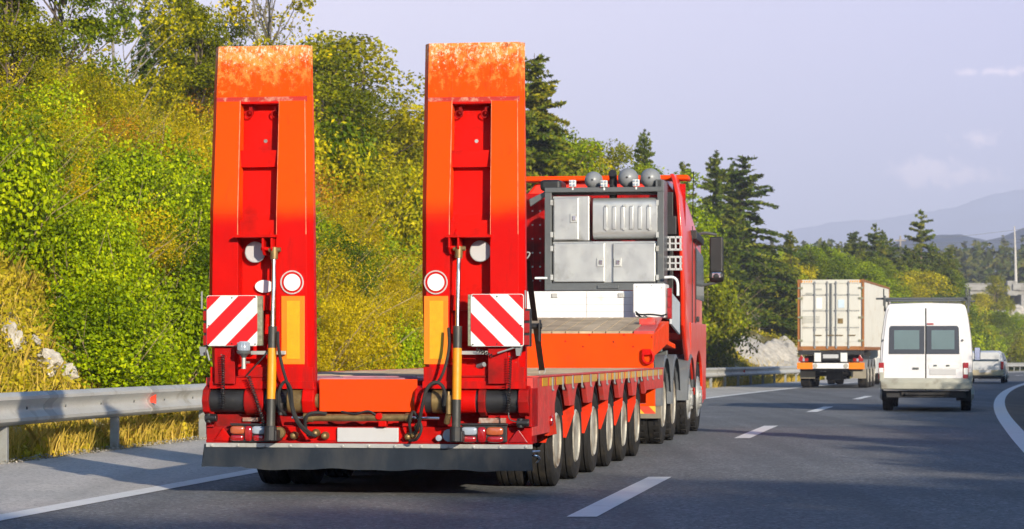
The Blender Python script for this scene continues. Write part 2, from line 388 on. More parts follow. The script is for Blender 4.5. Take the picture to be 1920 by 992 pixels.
mb.build('rear_deck_plate', mat('faded_mauve_paint', (.36, .16, .20), .55, 0, .1, .3, 5, .35, (.25, .22, .26), 6), T, bevel=.004)
mb = MB(); mb.box(-.45, .45, .5, 10.4, .55, .92); 
for u in np.arange(1.2, 10, 1.3): mb.box(-1.2, 1.2, u-.06, u+.06, .74, .92)
mb.build('chassis', M['red_dirty'], T, bevel=.01)

# --- side rails with arches
WU = [1.78+1.3*i for i in range(6)]; TR = .405
for sg in (-1, 1):
    pts = [(.02, .975), (.02, .50), (.22, .47), (1.02, .47), (1.22, .60)]
    lo = []
    for i, wu in enumerate(WU):
        for k in range(9):
            a = math.pi*(1-k/8); lo.append((wu+.50*math.cos(a), .60+.325*math.sin(a)**.9 if math.sin(a) > 0 else .60))
        if i < 5: lo.insert(len(lo), (wu+.52, .70)); lo.append((wu+.78, .70))
    lo = [(u, max(z, .70)) if u > 1.3 else (u, z) for u, z in lo]
    poly = [(.02, .975), (.02, .50), (1.0, .50), (1.10, .66)]+lo+[(8.95, .74), (10.9, .74), (10.9, .975)]
    mb = MB(); a, b = (1.325, 1.375) if sg > 0 else (-1.375, -1.325)
    mb.prism(poly, 'x', a, b)
    mb.box(*((1.28, 1.385) if sg > 0 else (-1.385, -1.28)), .3, 10.9, .975, .988)
    sr = mb.build('side_rail', M['pink_red'], T, bevel=.004)
    mb = MB(); x = 1.3765*sg
    u = .55
    while u < 10.6:
        L = .46 if u > 1 else .3
        mb.box(min(x, x+.004*sg), max(x, x+.004*sg), u, u+L, .900, .968); u += L+.13
    mb.build('reflective_tape', M['yellow_ret'], sr)
    mb = MB(); u = 1.13
    while u < 10.5:
        mb.box(min(x, x+.012*sg), max(x, x+.012*sg), u-.022, u+.022, .86, .972); mb.cyl((x, u, .86), (x+.02*sg, u, .86), .012, 8); u += .65
    ll = mb.build('lashing_latch', M['mgrey'], sr, bevel=.003); ll['kind'] = 'stuff'
    # rear mudguard and the ones between the wheels
    for i, wu in enumerate(WU):
        mb = MB()
        if i == 0:
            mb.prism([(wu-.78, .47), (wu-.30, .47), (wu-.48, .74), (wu-.40, .92), (wu-.78, .92)] , 'x', *sorted((1.33*sg, 1.37*sg)))
        c0 = wu-.50
        x0, x1 = sorted((.76*sg, 1.37*sg)); xo = 1.372*sg; xi = .76*sg
        mb.loft([[(xi, c0, .88), (xo, c0, .88), (xo, c0+.02, .88), (xi, c0+.02, .88)], [(xi, c0+.01, .62), (xo, c0+.01, .62), (xo, c0+.03, .62), (xi, c0+.03, .62)], [(xi, c0, .42), (xo-.07*sg, c0-.02, .40), (xo-.07*sg, c0, .40), (xi, c0+.02, .42)]])
        mb.build('mudguard', M['mud_orange'], T, bevel=.004)
        mb = MB(); rings = []
        for k in range(9):
            a = R(140-k*14); rings.append([(q*sg, wu+r*math.cos(a), .40+r*math.sin(a)) for q, r in ((.70, .46), (1.325, .46), (1.325, .475), (.70, .475))])
        mb.loft(rings); mb.build('wheel_arch_liner', M['dark'], T)
mb = MB(); mb.cyl((1.372, 1.02, .60), (1.40, 1.02, .60), .045, 16); mb.build('side_marker_lamp', M['lens_red'], T, bevel=.008)

def tyre_prof(r, w, rr):      # closed loop, x outward
    h = w/2
    return [(-h*.86, rr), (-h, rr+(r-rr)*.45), (-h*.97, r-.035), (-h*.84, r-.006), (-h*.62, r), (-h*.60, r-.014), (-h*.50, r-.014), (-h*.48, r), (-h*.14, r), (-h*.12, r-.014), (h*-.02, r-.014), (0, r), (h*.40, r), (h*.42, r-.014), (h*.52, r-.014), (h*.54, r), (h*.84, r-.006), (h*.97, r-.035), (h, rr+(r-rr)*.45), (h*.86, rr)]
def wheel(parent, x, u, r, w, sg, dual=True, rr=None, style='dish', rimm=None, z=None, blocks=0):
    rr = rr or r*.60; z = z or r; rimm = rimm or M['rim']
    e = empty('wheel', (x, u, z), 0, parent)
    t = MB(); t.lathe([(a-w/2, b) for a, b in tyre_prof(r, w, rr)], 'x', n=56, sgn=sg, close=True)
    if dual: t.lathe([(a-w*1.62, b) for a, b in tyre_prof(r, w, rr)], 'x', n=56, sgn=sg, close=True)
    for q in range(blocks):
        a = 2*math.pi*q/blocks
        Mx = Matrix.Rotation(a, 4, 'X')
        for c in ((-w*.30, -w*.06), (-w*.94, -w*.70)): t.box(*sorted((c[0]*sg, c[1]*sg)), -r*math.pi/blocks*.55, r*math.pi/blocks*.55, r-.01, r+.006, Mx)
    t.build('tyre', M['tread'], e, smooth=1)
    m = MB()
    if style == 'dish':      # deep drop-centre rim seen from outside
        m.lathe([(-.015, rr+.004), (.000, rr-.012), (-.02, rr-.025), (-.045, rr-.045), (-.10, rr-.05), (-w*.55, rr-.075), (-w*.60, rr*.62), (-w*.55, rr*.55), (-w*.40, rr*.52), (-w*.28, rr*.42), (-w*.25, rr*.2), (-w*.25, .001)], 'x', n=40, sgn=sg)
        for q in range(10):
            a = 2*math.pi*q/10; c = (math.cos(a)*rr*.58, math.sin(a)*rr*.58); m.cyl((-w*.62*sg, *c), (-w*.46*sg, *c), .014, 6)
    else:
        m.lathe([(-.015, rr+.004), (.004, rr-.010), (-.01, rr-.03), (-.05, rr-.05), (-.03, rr*.72), (.02, rr*.62), (.03, rr*.52), (.03, rr*.40), (.055, rr*.34), (.06, .001)], 'x', n=40, sgn=sg)
        for q in range(10):
            a = 2*math.pi*q/10; c = (math.cos(a)*rr*.46, math.sin(a)*rr*.46); m.cyl((.02*sg, *c), (.05*sg, *c), .018, 6)
    m.build('rim', rimm, e, smooth=1)
    return e
proto = {}
for sg in (1, -1):
    for i, wu in enumerate(WU):
        if sg not in proto: proto[sg] = wheel(T, 1.335*sg, wu, TR, .245, sg)
        else: c = copy_tree(proto[sg], T); c.location.y = wu; c.rotation_euler.x = random.uniform(0, 6)
    mb = MB()
for i, wu in enumerate(WU): 
    mb = MB(); mb.cyl((-1.1, wu, .405), (1.1, wu, .405), .065, 12); mb.build('axle', M['dark'], T, smooth=1)

# --- rear beam, flap
mb = MB()
bx(mb, 387, 997, 800, 831, 0, .28); bx(mb, 400, 990, 728, 801, .16, .30)
bx(mb, 386, 998, 826, 832, -.03, .02)
bx(mb, 386, 401, 728, 801, -.03, .28); bx(mb, 984, 998, 728, 801, -.03, .28)
bx(mb, 400, 470, 775, 800, .03, .2); bx(mb, 915, 984, 775, 800, .03, .2)
bx(mb, 595, 790, 713, 740, .18, .3)
bx(mb, 520, 560, 732, 800, .06, .2); bx(mb, 820, 850, 732, 800, .06, .2)
mb.build('rear_beam', M['red_dirty'], T, bevel=.006)
mb = MB(); bx(mb, 500, 880, 801, 829, -.012, .0); mb.build('rear_panel', M['red'], T, bevel=.003)
mb = MB(); zt = ZZ(834); n = 60
top = [(V(385)+(V(999)-V(385))*i/n) for i in range(n+1)]
def flapz(i): return ZZ(880)+.006*math.sin(i*.33)+.004*math.sin(i*.81+1)+(.012 if i < 8 else 0)
def flapu(i, t): return -.035+(.012*math.sin(i*.30)+.006*math.sin(i*.77))*t-.04*t
rings = []
for i, x in enumerate(top):
    o = .012*(-1 if i == 0 else 1 if i == n else 0)
    rings.append([(x, flapu(i, 0), zt), (x, flapu(i, .5), (zt+flapz(i))/2), (x+o, flapu(i, 1), flapz(i)), (x+o, flapu(i, 1)+.012, flapz(i)), (x, flapu(i, .5)+.012, (zt+flapz(i))/2), (x, .0, zt)])
mb.loft(rings); fl = mb.build('rubber_flap', M['flap'], T, smooth=1)
mb = MB(); bx(mb, 386, 998, 832, 840, -.05, -.035)
for x in range(400, 995, 49): c = V(x); mb.cyl((c, -.062, ZZ(836)), (c, -.05, ZZ(836)), .011, 8)
mb.build('clamping_strip', M['galv'], fl, bevel=.002)

# --- ramps
mramp = bpy.data.materials.new('ramp_paint'); mramp.use_nodes = True
def ramp_mat(m):
    t = m.node_tree; b = t.nodes['Principled BSDF']; co = N(t, 'ShaderNodeTexCoord'); s = N(t, 'ShaderNodeSeparateXYZ'); t.links.new(co.outputs['Object'], s.inputs[0])
    def nn(sc, det=6, st=(1, 1, 1), r=.65):
        mp = N(t, 'ShaderNodeMapping'); mp.inputs['Scale'].default_value = st; t.links.new(co.outputs['Object'], mp.inputs[0])
        n = N(t, 'ShaderNodeTexNoise'); n.inputs['Scale'].default_value = sc; n.inputs['Detail'].default_value = det; n.inputs['Roughness'].default_value = r; t.links.new(mp.outputs[0], n.inputs[0]); return n.outputs[0]
    c = mixc(t, mapr(t, nn(2), .3, .7), (.46, .003, .002), (.56, .004, .002))
    # upper half tinted orange: the stronger sunlight it catches, put into the colour
    sun_tint = mapr(t, math_n(t, 'ADD', s.outputs[2], math_n(t, 'MULTIPLY', math_n(t, 'SUBTRACT', nn(1.3), .5), .25)), 2.22, 2.46, 0, 1, True)
    c = mixc(t, sun_tint, c, (.74, .062, .001))
    # worn tip: scuffs where wheels and tracks have rubbed, rust and bare patches
    tip = mapr(t, s.outputs[2], 3.22, 3.70, .02, .245, False)
    tip = math_n(t, 'ADD', tip, mapr(t, s.outputs[2], 2.6, 3.25, -.22, -.06))
    w1 = mapr(t, math_n(t, 'ADD', nn(11, 12, (1, 1, .8), .8), tip), .57, .72)
    c = mixc(t, w1, c, (.74, .25, .05))
    w2 = mapr(t, math_n(t, 'ADD', nn(38, 10, (1, 1, .7), .8), tip), .685, .77)
    c = mixc(t, w2, c, (.72, .56, .42))
    w3 = mapr(t, math_n(t, 'ADD', nn(17, 10, (1.2, 1, .7), .8), tip), .74, .80)
    c = mixc(t, w3, c, (.36, .10, .03))
    # little chips everywhere, dirt streaks low down
    c = mixc(t, mapr(t, nn(30, 4), .73, .76, 0, .8), c, (.70, .34, .22))
    lowd = mapr(t, s.outputs[2], 1.25, 1.0, 0, .2)
    c = mixc(t, mapr(t, math_n(t, 'ADD', nn(4, 7, (3, 3, .5)), lowd), .60, .80, 0, .7), c, (.22, .012, .010))
    t.links.new(c, b.inputs['Base Color'])
    t.links.new(mapr(t, nn(6), .3, .7, .34, .55), b.inputs['Roughness']); b.inputs['Specular IOR Level'].default_value = .10
    bn = N(t, 'ShaderNodeBump'); bn.inputs['Strength'].default_value = .12; bn.inputs['Distance'].default_value = .01; t.links.new(nn(12, 8), bn.inputs['Height']); t.links.new(bn.outputs[0], b.inputs['Normal'])
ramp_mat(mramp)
mweb = mat('ramp_web_red', (.54, .005, .002), .5, 0, 0, .15, 2, .35, (.24, .006, .004), 3.0, bump=.08, bscale=14, spec=.09)
mhighlight = mat('edge_highlight_paint', (.72, .26, .14), .5, var=.3, vscale=14, dirt=.4, dcol=(.50, .03, .01), dscale=9)
def U(y):                      # how far the ramp's face leans forward at image height y
    return float(np.interp(y, [80, 190, 400, 728], [.36, .26, -.02, -.06]))
RL = {'L': dict(l=[(86, 401), (180, 397), (400, 390), (560, 388), (640, 392), (728, 397)], r=[(86, 582), (180, 582), (400, 584), (728, 587)], c0=[(80, 452), (190, 451), (400, 446), (728, 446)], c1=[(80, 524), (190, 523), (400, 518), (728, 517)]),
      'R': dict(l=[(80, 795), (180, 793), (400, 789), (560, 789), (728, 796)], r=[(80, 982), (180, 981), (400, 982), (560, 983), (728, 983)], c0=[(80, 849), (190, 848), (400, 843), (728, 842)], c1=[(80, 922), (190, 921), (400, 919), (728, 919)])}
def ip(l, y): return float(np.interp(y, [a for a, b in l], [b for a, b in l]))
RIM = {}
for k, D in RL.items():
    top = D['l'][0][0]; vm = V((D['c0'][0][1]+D['c1'][0][1])/2)
    def vx(key, y, du=0): return V(ip(D[key], y), U(y))
    def zz(y): return ZZ(y, U(y), vm)
    TK = lambda y: float(np.interp(y, [80, 190, 400, 728], [.08, .12, .15, .16]))
    mb = MB(); lev = [top+100, 300, 400, 480, 560, 640, 716]; lev[0] = 182
    ch = .045
    for kl, kr, left in (('l', 'c0', True), ('c1', 'r', False)):
        rings = []
        for y in lev:
            a, b, u, th = vx(kl, y), vx(kr, y), U(y), TK(y)
            if left: rings.append([(a, u+th, zz(y)), (a, u+.07, zz(y)), (a+ch, u, zz(y)), (b, u, zz(y)), (b, u+th, zz(y))])
            else: rings.append([(a, u+th, zz(y)), (a, u, zz(y)), (b-ch, u, zz(y)), (b, u+.07, zz(y)), (b, u+th, zz(y))])
        mb.loft(rings)
    # tip plate
    rings = []
    for y in (top, 182):
        a, b, u, th = vx('l', y), vx('r', y), U(y)-.012, TK(y)
        rings.append([(a, u+th, zz(y)), (a, u+.08, zz(y)), (a+ch, u, zz(y)), (b-ch, u, zz(y)), (b, u+.08, zz(y)), (b, u+th, zz(y))])
    mb.loft(rings)
    for kk in ('c0', 'c1'):    # weld lines down the tip plate
        a0, a1 = vx(kk, top), vx(kk, 180)
        mb.cyl((a0, U(top)-.012, zz(top+2)), (a1, U(180)-.012, zz(180)), .004, 6)
    # channel web
    mb.mat(1); rings = []
    for y in (184, 300, 400, 560, 716):
        a, b, u = vx('c0', y)-.02, vx('c1', y)+.02, U(y)+.15
        rings.append([(a, u, zz(y)), (b, u, zz(y)), (b, u+.02, zz(y)), (a, u+.02, zz(y))])
    mb.loft(rings)
    def bar(y0, y1, d0, d1, e=0):
        a, b, u = vx('c0', y0)-e, vx('c1', y0)+e, U((y0+y1)/2)
        mb.box(a, b, u+d0, u+d1, zz(y1), zz(y0))
    bar(190, 194, .0, .16); bar(281, 312, .05, .15); bar(412, 441, .05, .15); bar(441, 446, -.10, .15, .012)
    bar(553, 582, .06, .15); bar(626, 640, .08, .15); bar(684, 716, .03, .15)
    mb.mat(0).box(vx('l', 716)-.012, vx('r', 716)+.012, U(716)-.02, U(716)+TK(716), zz(729), zz(715))
    mb.box(vx('l', 690), vx('r', 690), U(690)-.008, U(690), zz(717), zz(688))
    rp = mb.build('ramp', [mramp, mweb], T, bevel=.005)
    RIM[k] = (rp, vx, zz, vm); vx_, zz_ = vx, zz
    # dark red step below the tip plate
    mb = MB(); a, b = vx('l', 186)+ch, vx('r', 186)-.03; mb.box(a, b, U(186)-.006, U(186)+.004, zz(191), zz(181)); mb.build('weld_step', mat('step_paint', (.42, .015, .008), .6, dirt=.4, dcol=(.6, .3, .2), dscale=20), rp)
    # lifting shackles
    for x in ((463, 512) if k == 'L' else (858, 907)):
        u = U(210); c = V(x, u); mb = MB(); mb.box(c-.006, c+.022, u+.09, u+.16, ZZ(212, u, c), ZZ(197, u, c))
        ring = [(c-.004+.030*math.sin(a), u+.085, ZZ(212, u, c)+.030*math.cos(a)) for a in np.linspace(0, 2*math.pi, 17)]
        mb.tube(ring, .007, 6); mb.build('shackle', M['red_dirty'], rp, smooth=1)
    mb = MB(); x = 490 if k == 'L' else 888; u = U(262); c = V(x, u); mb.cyl((c, u+.14, ZZ(262, u, c)), (c, u+.155, ZZ(262, u, c)), .016, 12); mb.build('bolt', M['galv'], rp, smooth=1)
    mb = MB(); yy_ = [186, 240, 300, 350, 400, 440]  # weld lines and beam edges drawn pale, their highlights put into the colour
    for kk, du, off in (('c0', -.001, -.002), ('r', -.001, -.048), ('c1', -.001, .002)):
        pts_ = [(vx_(kk, y_)+off, U(y_)+du, zz_(y_)) for y_ in yy_]
        mb.tube(pts_, .0035 if kk != 'c1' else .002, 5)
    mb.build('edge_highlight', mhighlight, rp)
# gussets and fork lugs over the cylinders
for k, x in (('L', 507), ('R', 855)):
    rp, vx, zz, vm = RIM[k]; mb = MB(); c = V(x)
    for d in (-.045, .030): mb.prism([(-.12, ZZ(446)), (.10, ZZ(446)), (.10, ZZ(478)), (-.07, ZZ(478)), (-.12, ZZ(466))], 'x', c+d, c+d+.016)
    mb.prism([(.0, ZZ(441)), (.10, ZZ(441)), (.10, ZZ(412)), (.07, ZZ(412))], 'x', c-.01, c+.004)
    mb.cyl((c-.06, -.075, ZZ(466)), (c+.065, -.075, ZZ(466)), .016, 10)
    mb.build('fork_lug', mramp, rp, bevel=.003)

# round blank discs, speed signs, marker plates
def disc(x, y, r, u, m, name, parent, rx=None, ring=None):
    c = V(x, u); z = ZZ(y, u, c); s = F/(TY+u); R0 = r/s; RX = (rx or r)/s
    mb = MB(); mb.mat(0); n = 40
    mb.loft([[(c+RX*math.cos(a), u+t, z+R0*math.sin(a)) for a in np.linspace(0, 2*math.pi, n, endpoint=False)] for t in (0, -.008)])
    if ring:
        for q, (r0, r1, mi, du) in enumerate(ring):
            mb.mat(mi); A = np.linspace(0, 2*math.pi, n, endpoint=False)
            mb.loft([[(c+r1/s*math.cos(a), u-.008-du, z+r1/s*math.sin(a)) for a in A], [(c+r0/s*math.cos(a), u-.008-du, z+r0/s*math.sin(a)) for a in A], [(c+r0/s*math.cos(a), u-.012-du, z+r0/s*math.sin(a)) for a in A], [(c+r1/s*math.cos(a), u-.012-du, z+r1/s*math.sin(a)) for a in A]] , cap=False)
            mb.loft([[(c+r0/s*math.cos(a), u-.012-du, z+r0/s*math.sin(a)) for a in A], [(c+r1/s*math.cos(a), u-.012-du, z+r1/s*math.sin(a)) for a in A]], cap=False)
    return mb.build(name, m, parent, bevel=0)
rl, rr_ = RIM['L'][0], RIM['R'][0]
disc(479, 473, 19.5, .06, [M['plate'], M['galv']], 'round_lamp_cover', rl, ring=[(18.5, 20, 1, 0)])
disc(901, 471, 19.5, .06, [M['plate'], M['galv']], 'round_lamp_cover', rr_, ring=[(18.5, 20, 1, 0)])
disc(496, 537, 12, .08, [M['white']], 'oval_sticker', rl, rx=18)
SG = [M['red'], M['white']]
for x, rp in ((548, rl), (817.5, rr_)):
    c = disc(x, 529.5, 22, U(530)-.003, SG, 'round_sign', rp, ring=[(20, 22.5, 1, 0)])
    s_ = disc(x, 529.5, 16, U(530)-.012, [M['white'], M['white']], 'round_sign_centre', rp)
for x0, x1, rp in ((527.5, 571, rl), (795, 840, rr_)):
    mb = MB(); u = U(600); bx(mb, x0, x1, 555, 683, u-.012, u-.001); mb.build('reflective_panel', M['amber_ret'], rp, bevel=.002)
    mb = MB(); bx(mb, x0+10, x1-9, 564, 673, u-.016, u-.0121); mb.build('reflective_panel_centre', M['yellow_ret'], rp)
# striped warning boards
def board(x0, x1, y0, y1, sgn, gx, rp):
    u = -.17; v0, v1 = V(x0, u), V(x1, u); z0, z1 = ZZ(y1, u), ZZ(y0, u); c = ((v0+v1)/2, u, (z0+z1)/2); w = v1-v0; h = z1-z0
    mb = MB(); rad = .02
    pl = []
    for cx_, cz_, a0 in ((w/2-rad, h/2-rad, 0), (-w/2+rad, h/2-rad, 90), (-w/2+rad, -h/2+rad, 180), (w/2-rad, -h/2+rad, 270)):
        for q in range(5): a = R(a0+q*22.5); pl.append((cx_+rad*math.cos(a), cz_+rad*math.sin(a)))
    mb.mat(0).prism(pl, 'y', -.006, .0); mb.mat(1).prism([(a*1.018, b*1.018) for a, b in pl], 'y', .0005, .012)
    for bx_, bz_ in ((-.46, .47), (.46, .47), (-.46, -.47), (.46, -.47), (0, .46), (-.46 if sgn < 0 else .46, -.1), (0, -.46)): mb.mat(2).cyl((bx_*w, -.011, bz_*h), (bx_*w, -.005, bz_*h), .006, 8)
    b = mb.build('warning_board', [stripes('board_stripes', sgn, w), M['white'], M['black']], rp, loc=c)
    mb = MB(); g0, g1 = gx; va, vb = V(g0, u), V(g1, u); mb.box(va-c[0], vb-c[0], .0, .05, -h/2, h/2); mb.build('board_bracket', M['lichen'], rp, loc=c, bevel=.004)
board(388, 482.5, 554, 648, -1, (480.5, 491), rl)
board(883, 981, 553, 649, 1, (877, 886), rr_)
# marker lamps stacked beside the boards
for x0, x1, rp in ((381, 388, rl), (983, 994, rr_)):
    mb = MB(); mb.mat(0); bx(mb, x0+1, x1, 579, 650, -.15, -.06); mb.mat(1)
    for y in (583, 606, 629): bx(mb, x0-.5, x1-1.5, y, y+18, -.165, -.07)
    mb.build('marker_lamps', [M['dark'], M['lens_red']], rp, bevel=.003)
    mb = MB(); c = V((x0+x1)/2); mb.cyl((c, -.1, ZZ(579)), (c, -.1, ZZ(546)), .008, 8)
    mb.build('bracket_rod', M['mgrey'], rp, smooth=1)
    mb = MB(); a_, b_ = sorted((V(x0+1), V(x1+8 if x0 < 500 else x0-12))); mb.prism([(a_, ZZ(650)), (b_, ZZ(650)), ((a_+b_)/2+.01, ZZ(667)), ((a_+b_)/2-.02, ZZ(667))], 'y', -.14, -.09)
    mb.build('lamp_bracket', M['mgrey'], rp)
# beams behind the boards on the lower ramp
for x0, x1, rp in ((402, 440, rl), (915, 950, rr_)):
    mb = MB(); bx(mb, x0, x1, 650, 720, -.12, -.05); bx(mb, x0-3 if x0 < 500 else x0-70, x1+70 if x0 < 500 else x1+3, 704, 708, -.075, -.05); mb.build('lower_bracket', M['red_dirty'], rp, bevel=.004)
for x0, x1, rp in ((470, 535, rl), (853, 918, rr_)):
    mb = MB(); bx(mb, x0, x1, 658, 665, -.11, -.08); mb.build('cross_bar', M['galv'], rp, bevel=.003)

# --- hinge tubes
for x0, x1 in ((386, 598), (782, 998)):
    mb = MB(); mb.cyl((V(x0+10), -.0, ZZ(752)), (V(x1-8), -.0, ZZ(752)), .098, 24); mb.build('hinge_tube', M['dark'], T, smooth=1)
for x0, x1, m, r in ((463, 500, 'red_dirty', .118), (500, 540, 'red', .085), (542, 575, 'brass', .101), (386, 398, 'red_dirty', .13), (572, 594, 'red', .13),
                     (782, 800, 'red', .13), (812, 832, 'brass', .101), (863, 895, 'red', .10), (900, 914, 'red_dirty', .125), (975, 995, 'red_dirty', .13)):
    mb = MB(); n = 8 if m.startswith('red') and r > .12 else 24; mb.cyl((V(x0), -.005, ZZ(752)), (V(x1), -.005, ZZ(752)), r, n); mb.build('hinge_collar', M[m], T, smooth=n > 8, bevel=.008)
    if x0 in (572, 782):
        c = V(x1 if x0 == 572 else x0); s = 1 if x0 == 572 else -1; mb = MB(); mb.cyl((c, -.005, ZZ(752)), (c+.02*s, -.005, ZZ(752)), .06, 20); mb.build('hinge_cap', M['brass'], T, smooth=1)
# --- lifting cylinders
for x, rp in ((507, 0), (855, 1)):
    c = V(x, -.22); e = M
    zb, zt = ZZ(822, -.2), ZZ(470, -.08)
    def P(y): t = (822-y)/(822-470); return (V(x-(-1.5 if x > 600 else 1.5)*0, -.2)+0, -.20+.125*t, ZZ(y, -.2))
    mb = MB(); mb.cyl(P(612), P(822), .036, 20); cyl_ = mb.build('lifting_cylinder', M['barrel'], T, smooth=1)
    mb = MB(); mb.cyl(P(653), P(749), .0375, 20); mb.build('yellow_band', M['yellow'], cyl_, smooth=1)
    mb = MB(); mb.cyl(P(482), P(614), .019, 16); mb.build('piston_rod', M['chrome'], cyl_, smooth=1)
    mb = MB(); mb.cyl(P(462), P(484), .032, 12); mb.cyl((P(466)[0]-.045, P(466)[1], P(466)[2]), (P(466)[0]+.055, P(466)[1], P(466)[2]), .02, 10); mb.build('clevis', M['brass'], cyl_, smooth=1)
    mb = MB(); mb.cyl(P(800), P(828), .052, 16); mb.box(c-.05, c+.05, -.22, .02, ZZ(826), ZZ(806)); mb.build('cylinder_foot', M['dark'], cyl_, bevel=.006)
# --- horizontal cylinder
mb = MB(); mb.cyl((V(582), -.09, ZZ(783)), (V(772), -.09, ZZ(782)), .030, 18); mb.cyl((V(575), -.09, ZZ(783)), (V(592), -.09, ZZ(783)), .038, 14); mb.cyl((V(765), -.09, ZZ(782)), (V(776), -.09, ZZ(782)), .038, 14)
hc = mb.build('spreading_cylinder', M['brass'], T, smooth=1)
mb = MB(); mb.cyl((V(772), -.09, ZZ(782)), (V(828), -.09, ZZ(783)), .013, 12); mb.cyl((V(552), -.09, ZZ(783)), (V(584), -.09, ZZ(783)), .013, 12); mb.build('piston_rod', M['chrome'], hc, smooth=1)
mb = MB(); bx(mb, 709, 724, 778, 800, -.10, -.02); mb.cyl((V(716), -.13, ZZ(780)), (V(716), -.06, ZZ(780)), .03, 10); mb.build('cylinder_clamp', M['red'], T, bevel=.005)
# --- orange centre panel, blank plate
mb = MB(); bx(mb, 599, 782, 711, 772, -.05, -.03); mb.build('orange_panel', mat('plain_orange_panel', (.76, .052, .001), .6, var=.03, spec=.15), T, bevel=.003)
mb = MB(); bx(mb, 632, 747, 802, 829, -.045, -.025); mb.build('number_plate', M['plate'], T, bevel=.006)
# --- light clusters
for s, x0, x1 in ((1, 434, 504), (-1, 866, 950)):
    mb = MB(); mb.mat(0); bx(mb, x0, x1, 797, 829, -.075, -.03); bx(mb, x0-3, x1+2, 794, 798, -.09, -.03); cl = mb.build('rear_light', [M['dark']], T, bevel=.006)
    w = x1-x0
    def lens(name, a, b, y0, y1, m, rad=6):
        a, b = (x0+a*w, x0+b*w) if s > 0 else (x1-b*w, x1-a*w)
        mb = MB(); v0, v1 = V(a), V(b); z0, z1 = ZZ(y1), ZZ(y0); rx = (v1-v0)/2; rz = (z1-z0)/2; cx_, cz_ = (v0+v1)/2, (z0+z1)/2
        ring = []
        for t, sc in ((-.07, 1), (-.088, .97), (-.097, .8), (-.10, .45)):
            ring.append([(cx_+rx*sc*math.copysign(abs(math.cos(q))**.55, math.cos(q)), t, cz_+rz*sc*math.copysign(abs(math.sin(q))**.55, math.sin(q))) for q in np.linspace(0, 2*math.pi, 28, endpoint=False)])
        mb.loft(ring); mb.build(name, M[m], cl, smooth=1)
    lens('indicator_lens', .04, .42, 799, 815, 'lens_amber'); lens('reversing_lens', .62, .98, 799, 815, 'lens_clear')
    lens('brake_lens', .42, .62, 799, 828, 'lens_red'); lens('tail_lens', .04, .40, 816, 828, 'lens_red'); lens('fog_lens', .64, .97, 816, 828, 'lens_red')
for x, y, r, m in ((527, 812, 11.5, 'brass'), (845, 815, 12, 'lens_clear'), (826, 820, 6, 'lens_clear')):
    mb = MB(); c = V(x); z = ZZ(y); rr = r/228; mb.lathe([(.0, rr*.5), (-.04, rr), (-.08, rr), (-.088, rr*.9), (-.09, .001)], 'y', (c, -.0, z), 24); mb.build('round_lamp', M[m], T, smooth=1)
for x, y in ((554, 817), (612, 817), (595, 812), (779, 815), (786, 800), (768, 818)):
    mb = MB(); c = V(x); z = ZZ(y); mb.lathe([(.0, .03), (-.05, .035), (-.07, .028), (-.10, .02), (-.11, .001)], 'y', (c, 0, z), 14); mb.build('coupling', M['brass'], T, smooth=1)
for x0 in (955, 403):
    mb = MB(); mb.prism([(V(x0), ZZ(828)), (V(x0+36), ZZ(828)), (V(x0+18), ZZ(803))], 'y', -.045, -.025); mb.build('triangle_reflector', M['lens_red'] if x0 > 500 else M['red'], T, bevel=.003)
mb = MB(); bx(mb, 898, 948, 784, 793, .0, .03); mb.build('worn_plate', mat('worn_bare_metal', (.30, .16, .12), .6, .3, dirt=.6, dcol=(.5, .44, .4), dscale=14), T)
mb = MB(); bx(mb, 455, 485, 783, 790, .0, .03); mb.build('worn_plate', mat('worn_bare_metal_b', (.30, .16, .12), .6, .3, dirt=.6, dcol=(.5, .44, .4), dscale=14), T)
# side hook at the right corner
mb = MB(); mb.tube(smooth_pts([(V(998), 0, ZZ(852)), (V(1006), .0, ZZ(853)), (V(1010), .04, ZZ(858)), (V(1003), .08, ZZ(866))]), .009, 8); mb.cyl((V(997), 0, ZZ(845)), (V(1008), 0.1, ZZ(845)), .008, 8); mb.build('hook', M['chrome'], T, smooth=1)

# --- hoses
def hose(name, pts, r=.013, m='rubber'):
    mb = MB(); mb.tube(smooth_pts([(V(x, u), u, ZZ(y, u)) for x, y, u in pts], 7), r, 8); return mb.build(name, M[m], T, smooth=1)
hose('hydraulic_hose', [(521, 622, -.16), (522, 650, -.2), (530, 690, -.22), (540, 725, -.22), (546, 760, -.24), (556, 790, -.24), (575, 812, -.2), (592, 818, -.14)])
hose('hydraulic_hose', [(536, 778, -.12), (524, 765, -.2), (523, 735, -.22), (534, 716, -.22), (545, 730, -.24), (549, 765, -.24), (562, 795, -.24), (585, 815, -.18)], .014)
hose('hydraulic_hose', [(578, 818, -.1), (572, 795, -.16), (578, 778, -.18), (595, 774, -.16), (612, 776, -.13)], .014)
hose('hydraulic_hose', [(841, 615, -.16), (842, 650, -.2), (834, 690, -.22), (822, 715, -.22), (812, 720, -.22)], .012)
hose('hydraulic_hose', [(779, 812, -.12), (785, 795, -.2), (792, 760, -.24), (800, 730, -.24), (814, 717, -.24), (828, 722, -.22), (835, 740, -.2), (833, 760, -.18)], .015)
hose('hydraulic_hose', [(770, 812, -.12), (768, 790, -.16), (776, 772, -.16), (790, 800, -.2), (782, 822, -.2), (768, 826, -.14)], .012)
hose('hydraulic_hose', [(640, 772, -.10), (665, 776, -.13), (690, 771, -.12), (705, 778, -.12)], .009, 'dark')
hose('hydraulic_hose', [(462, 705, -.1), (475, 690, -.14), (495, 668, -.15), (505, 650, -.1)], .006)
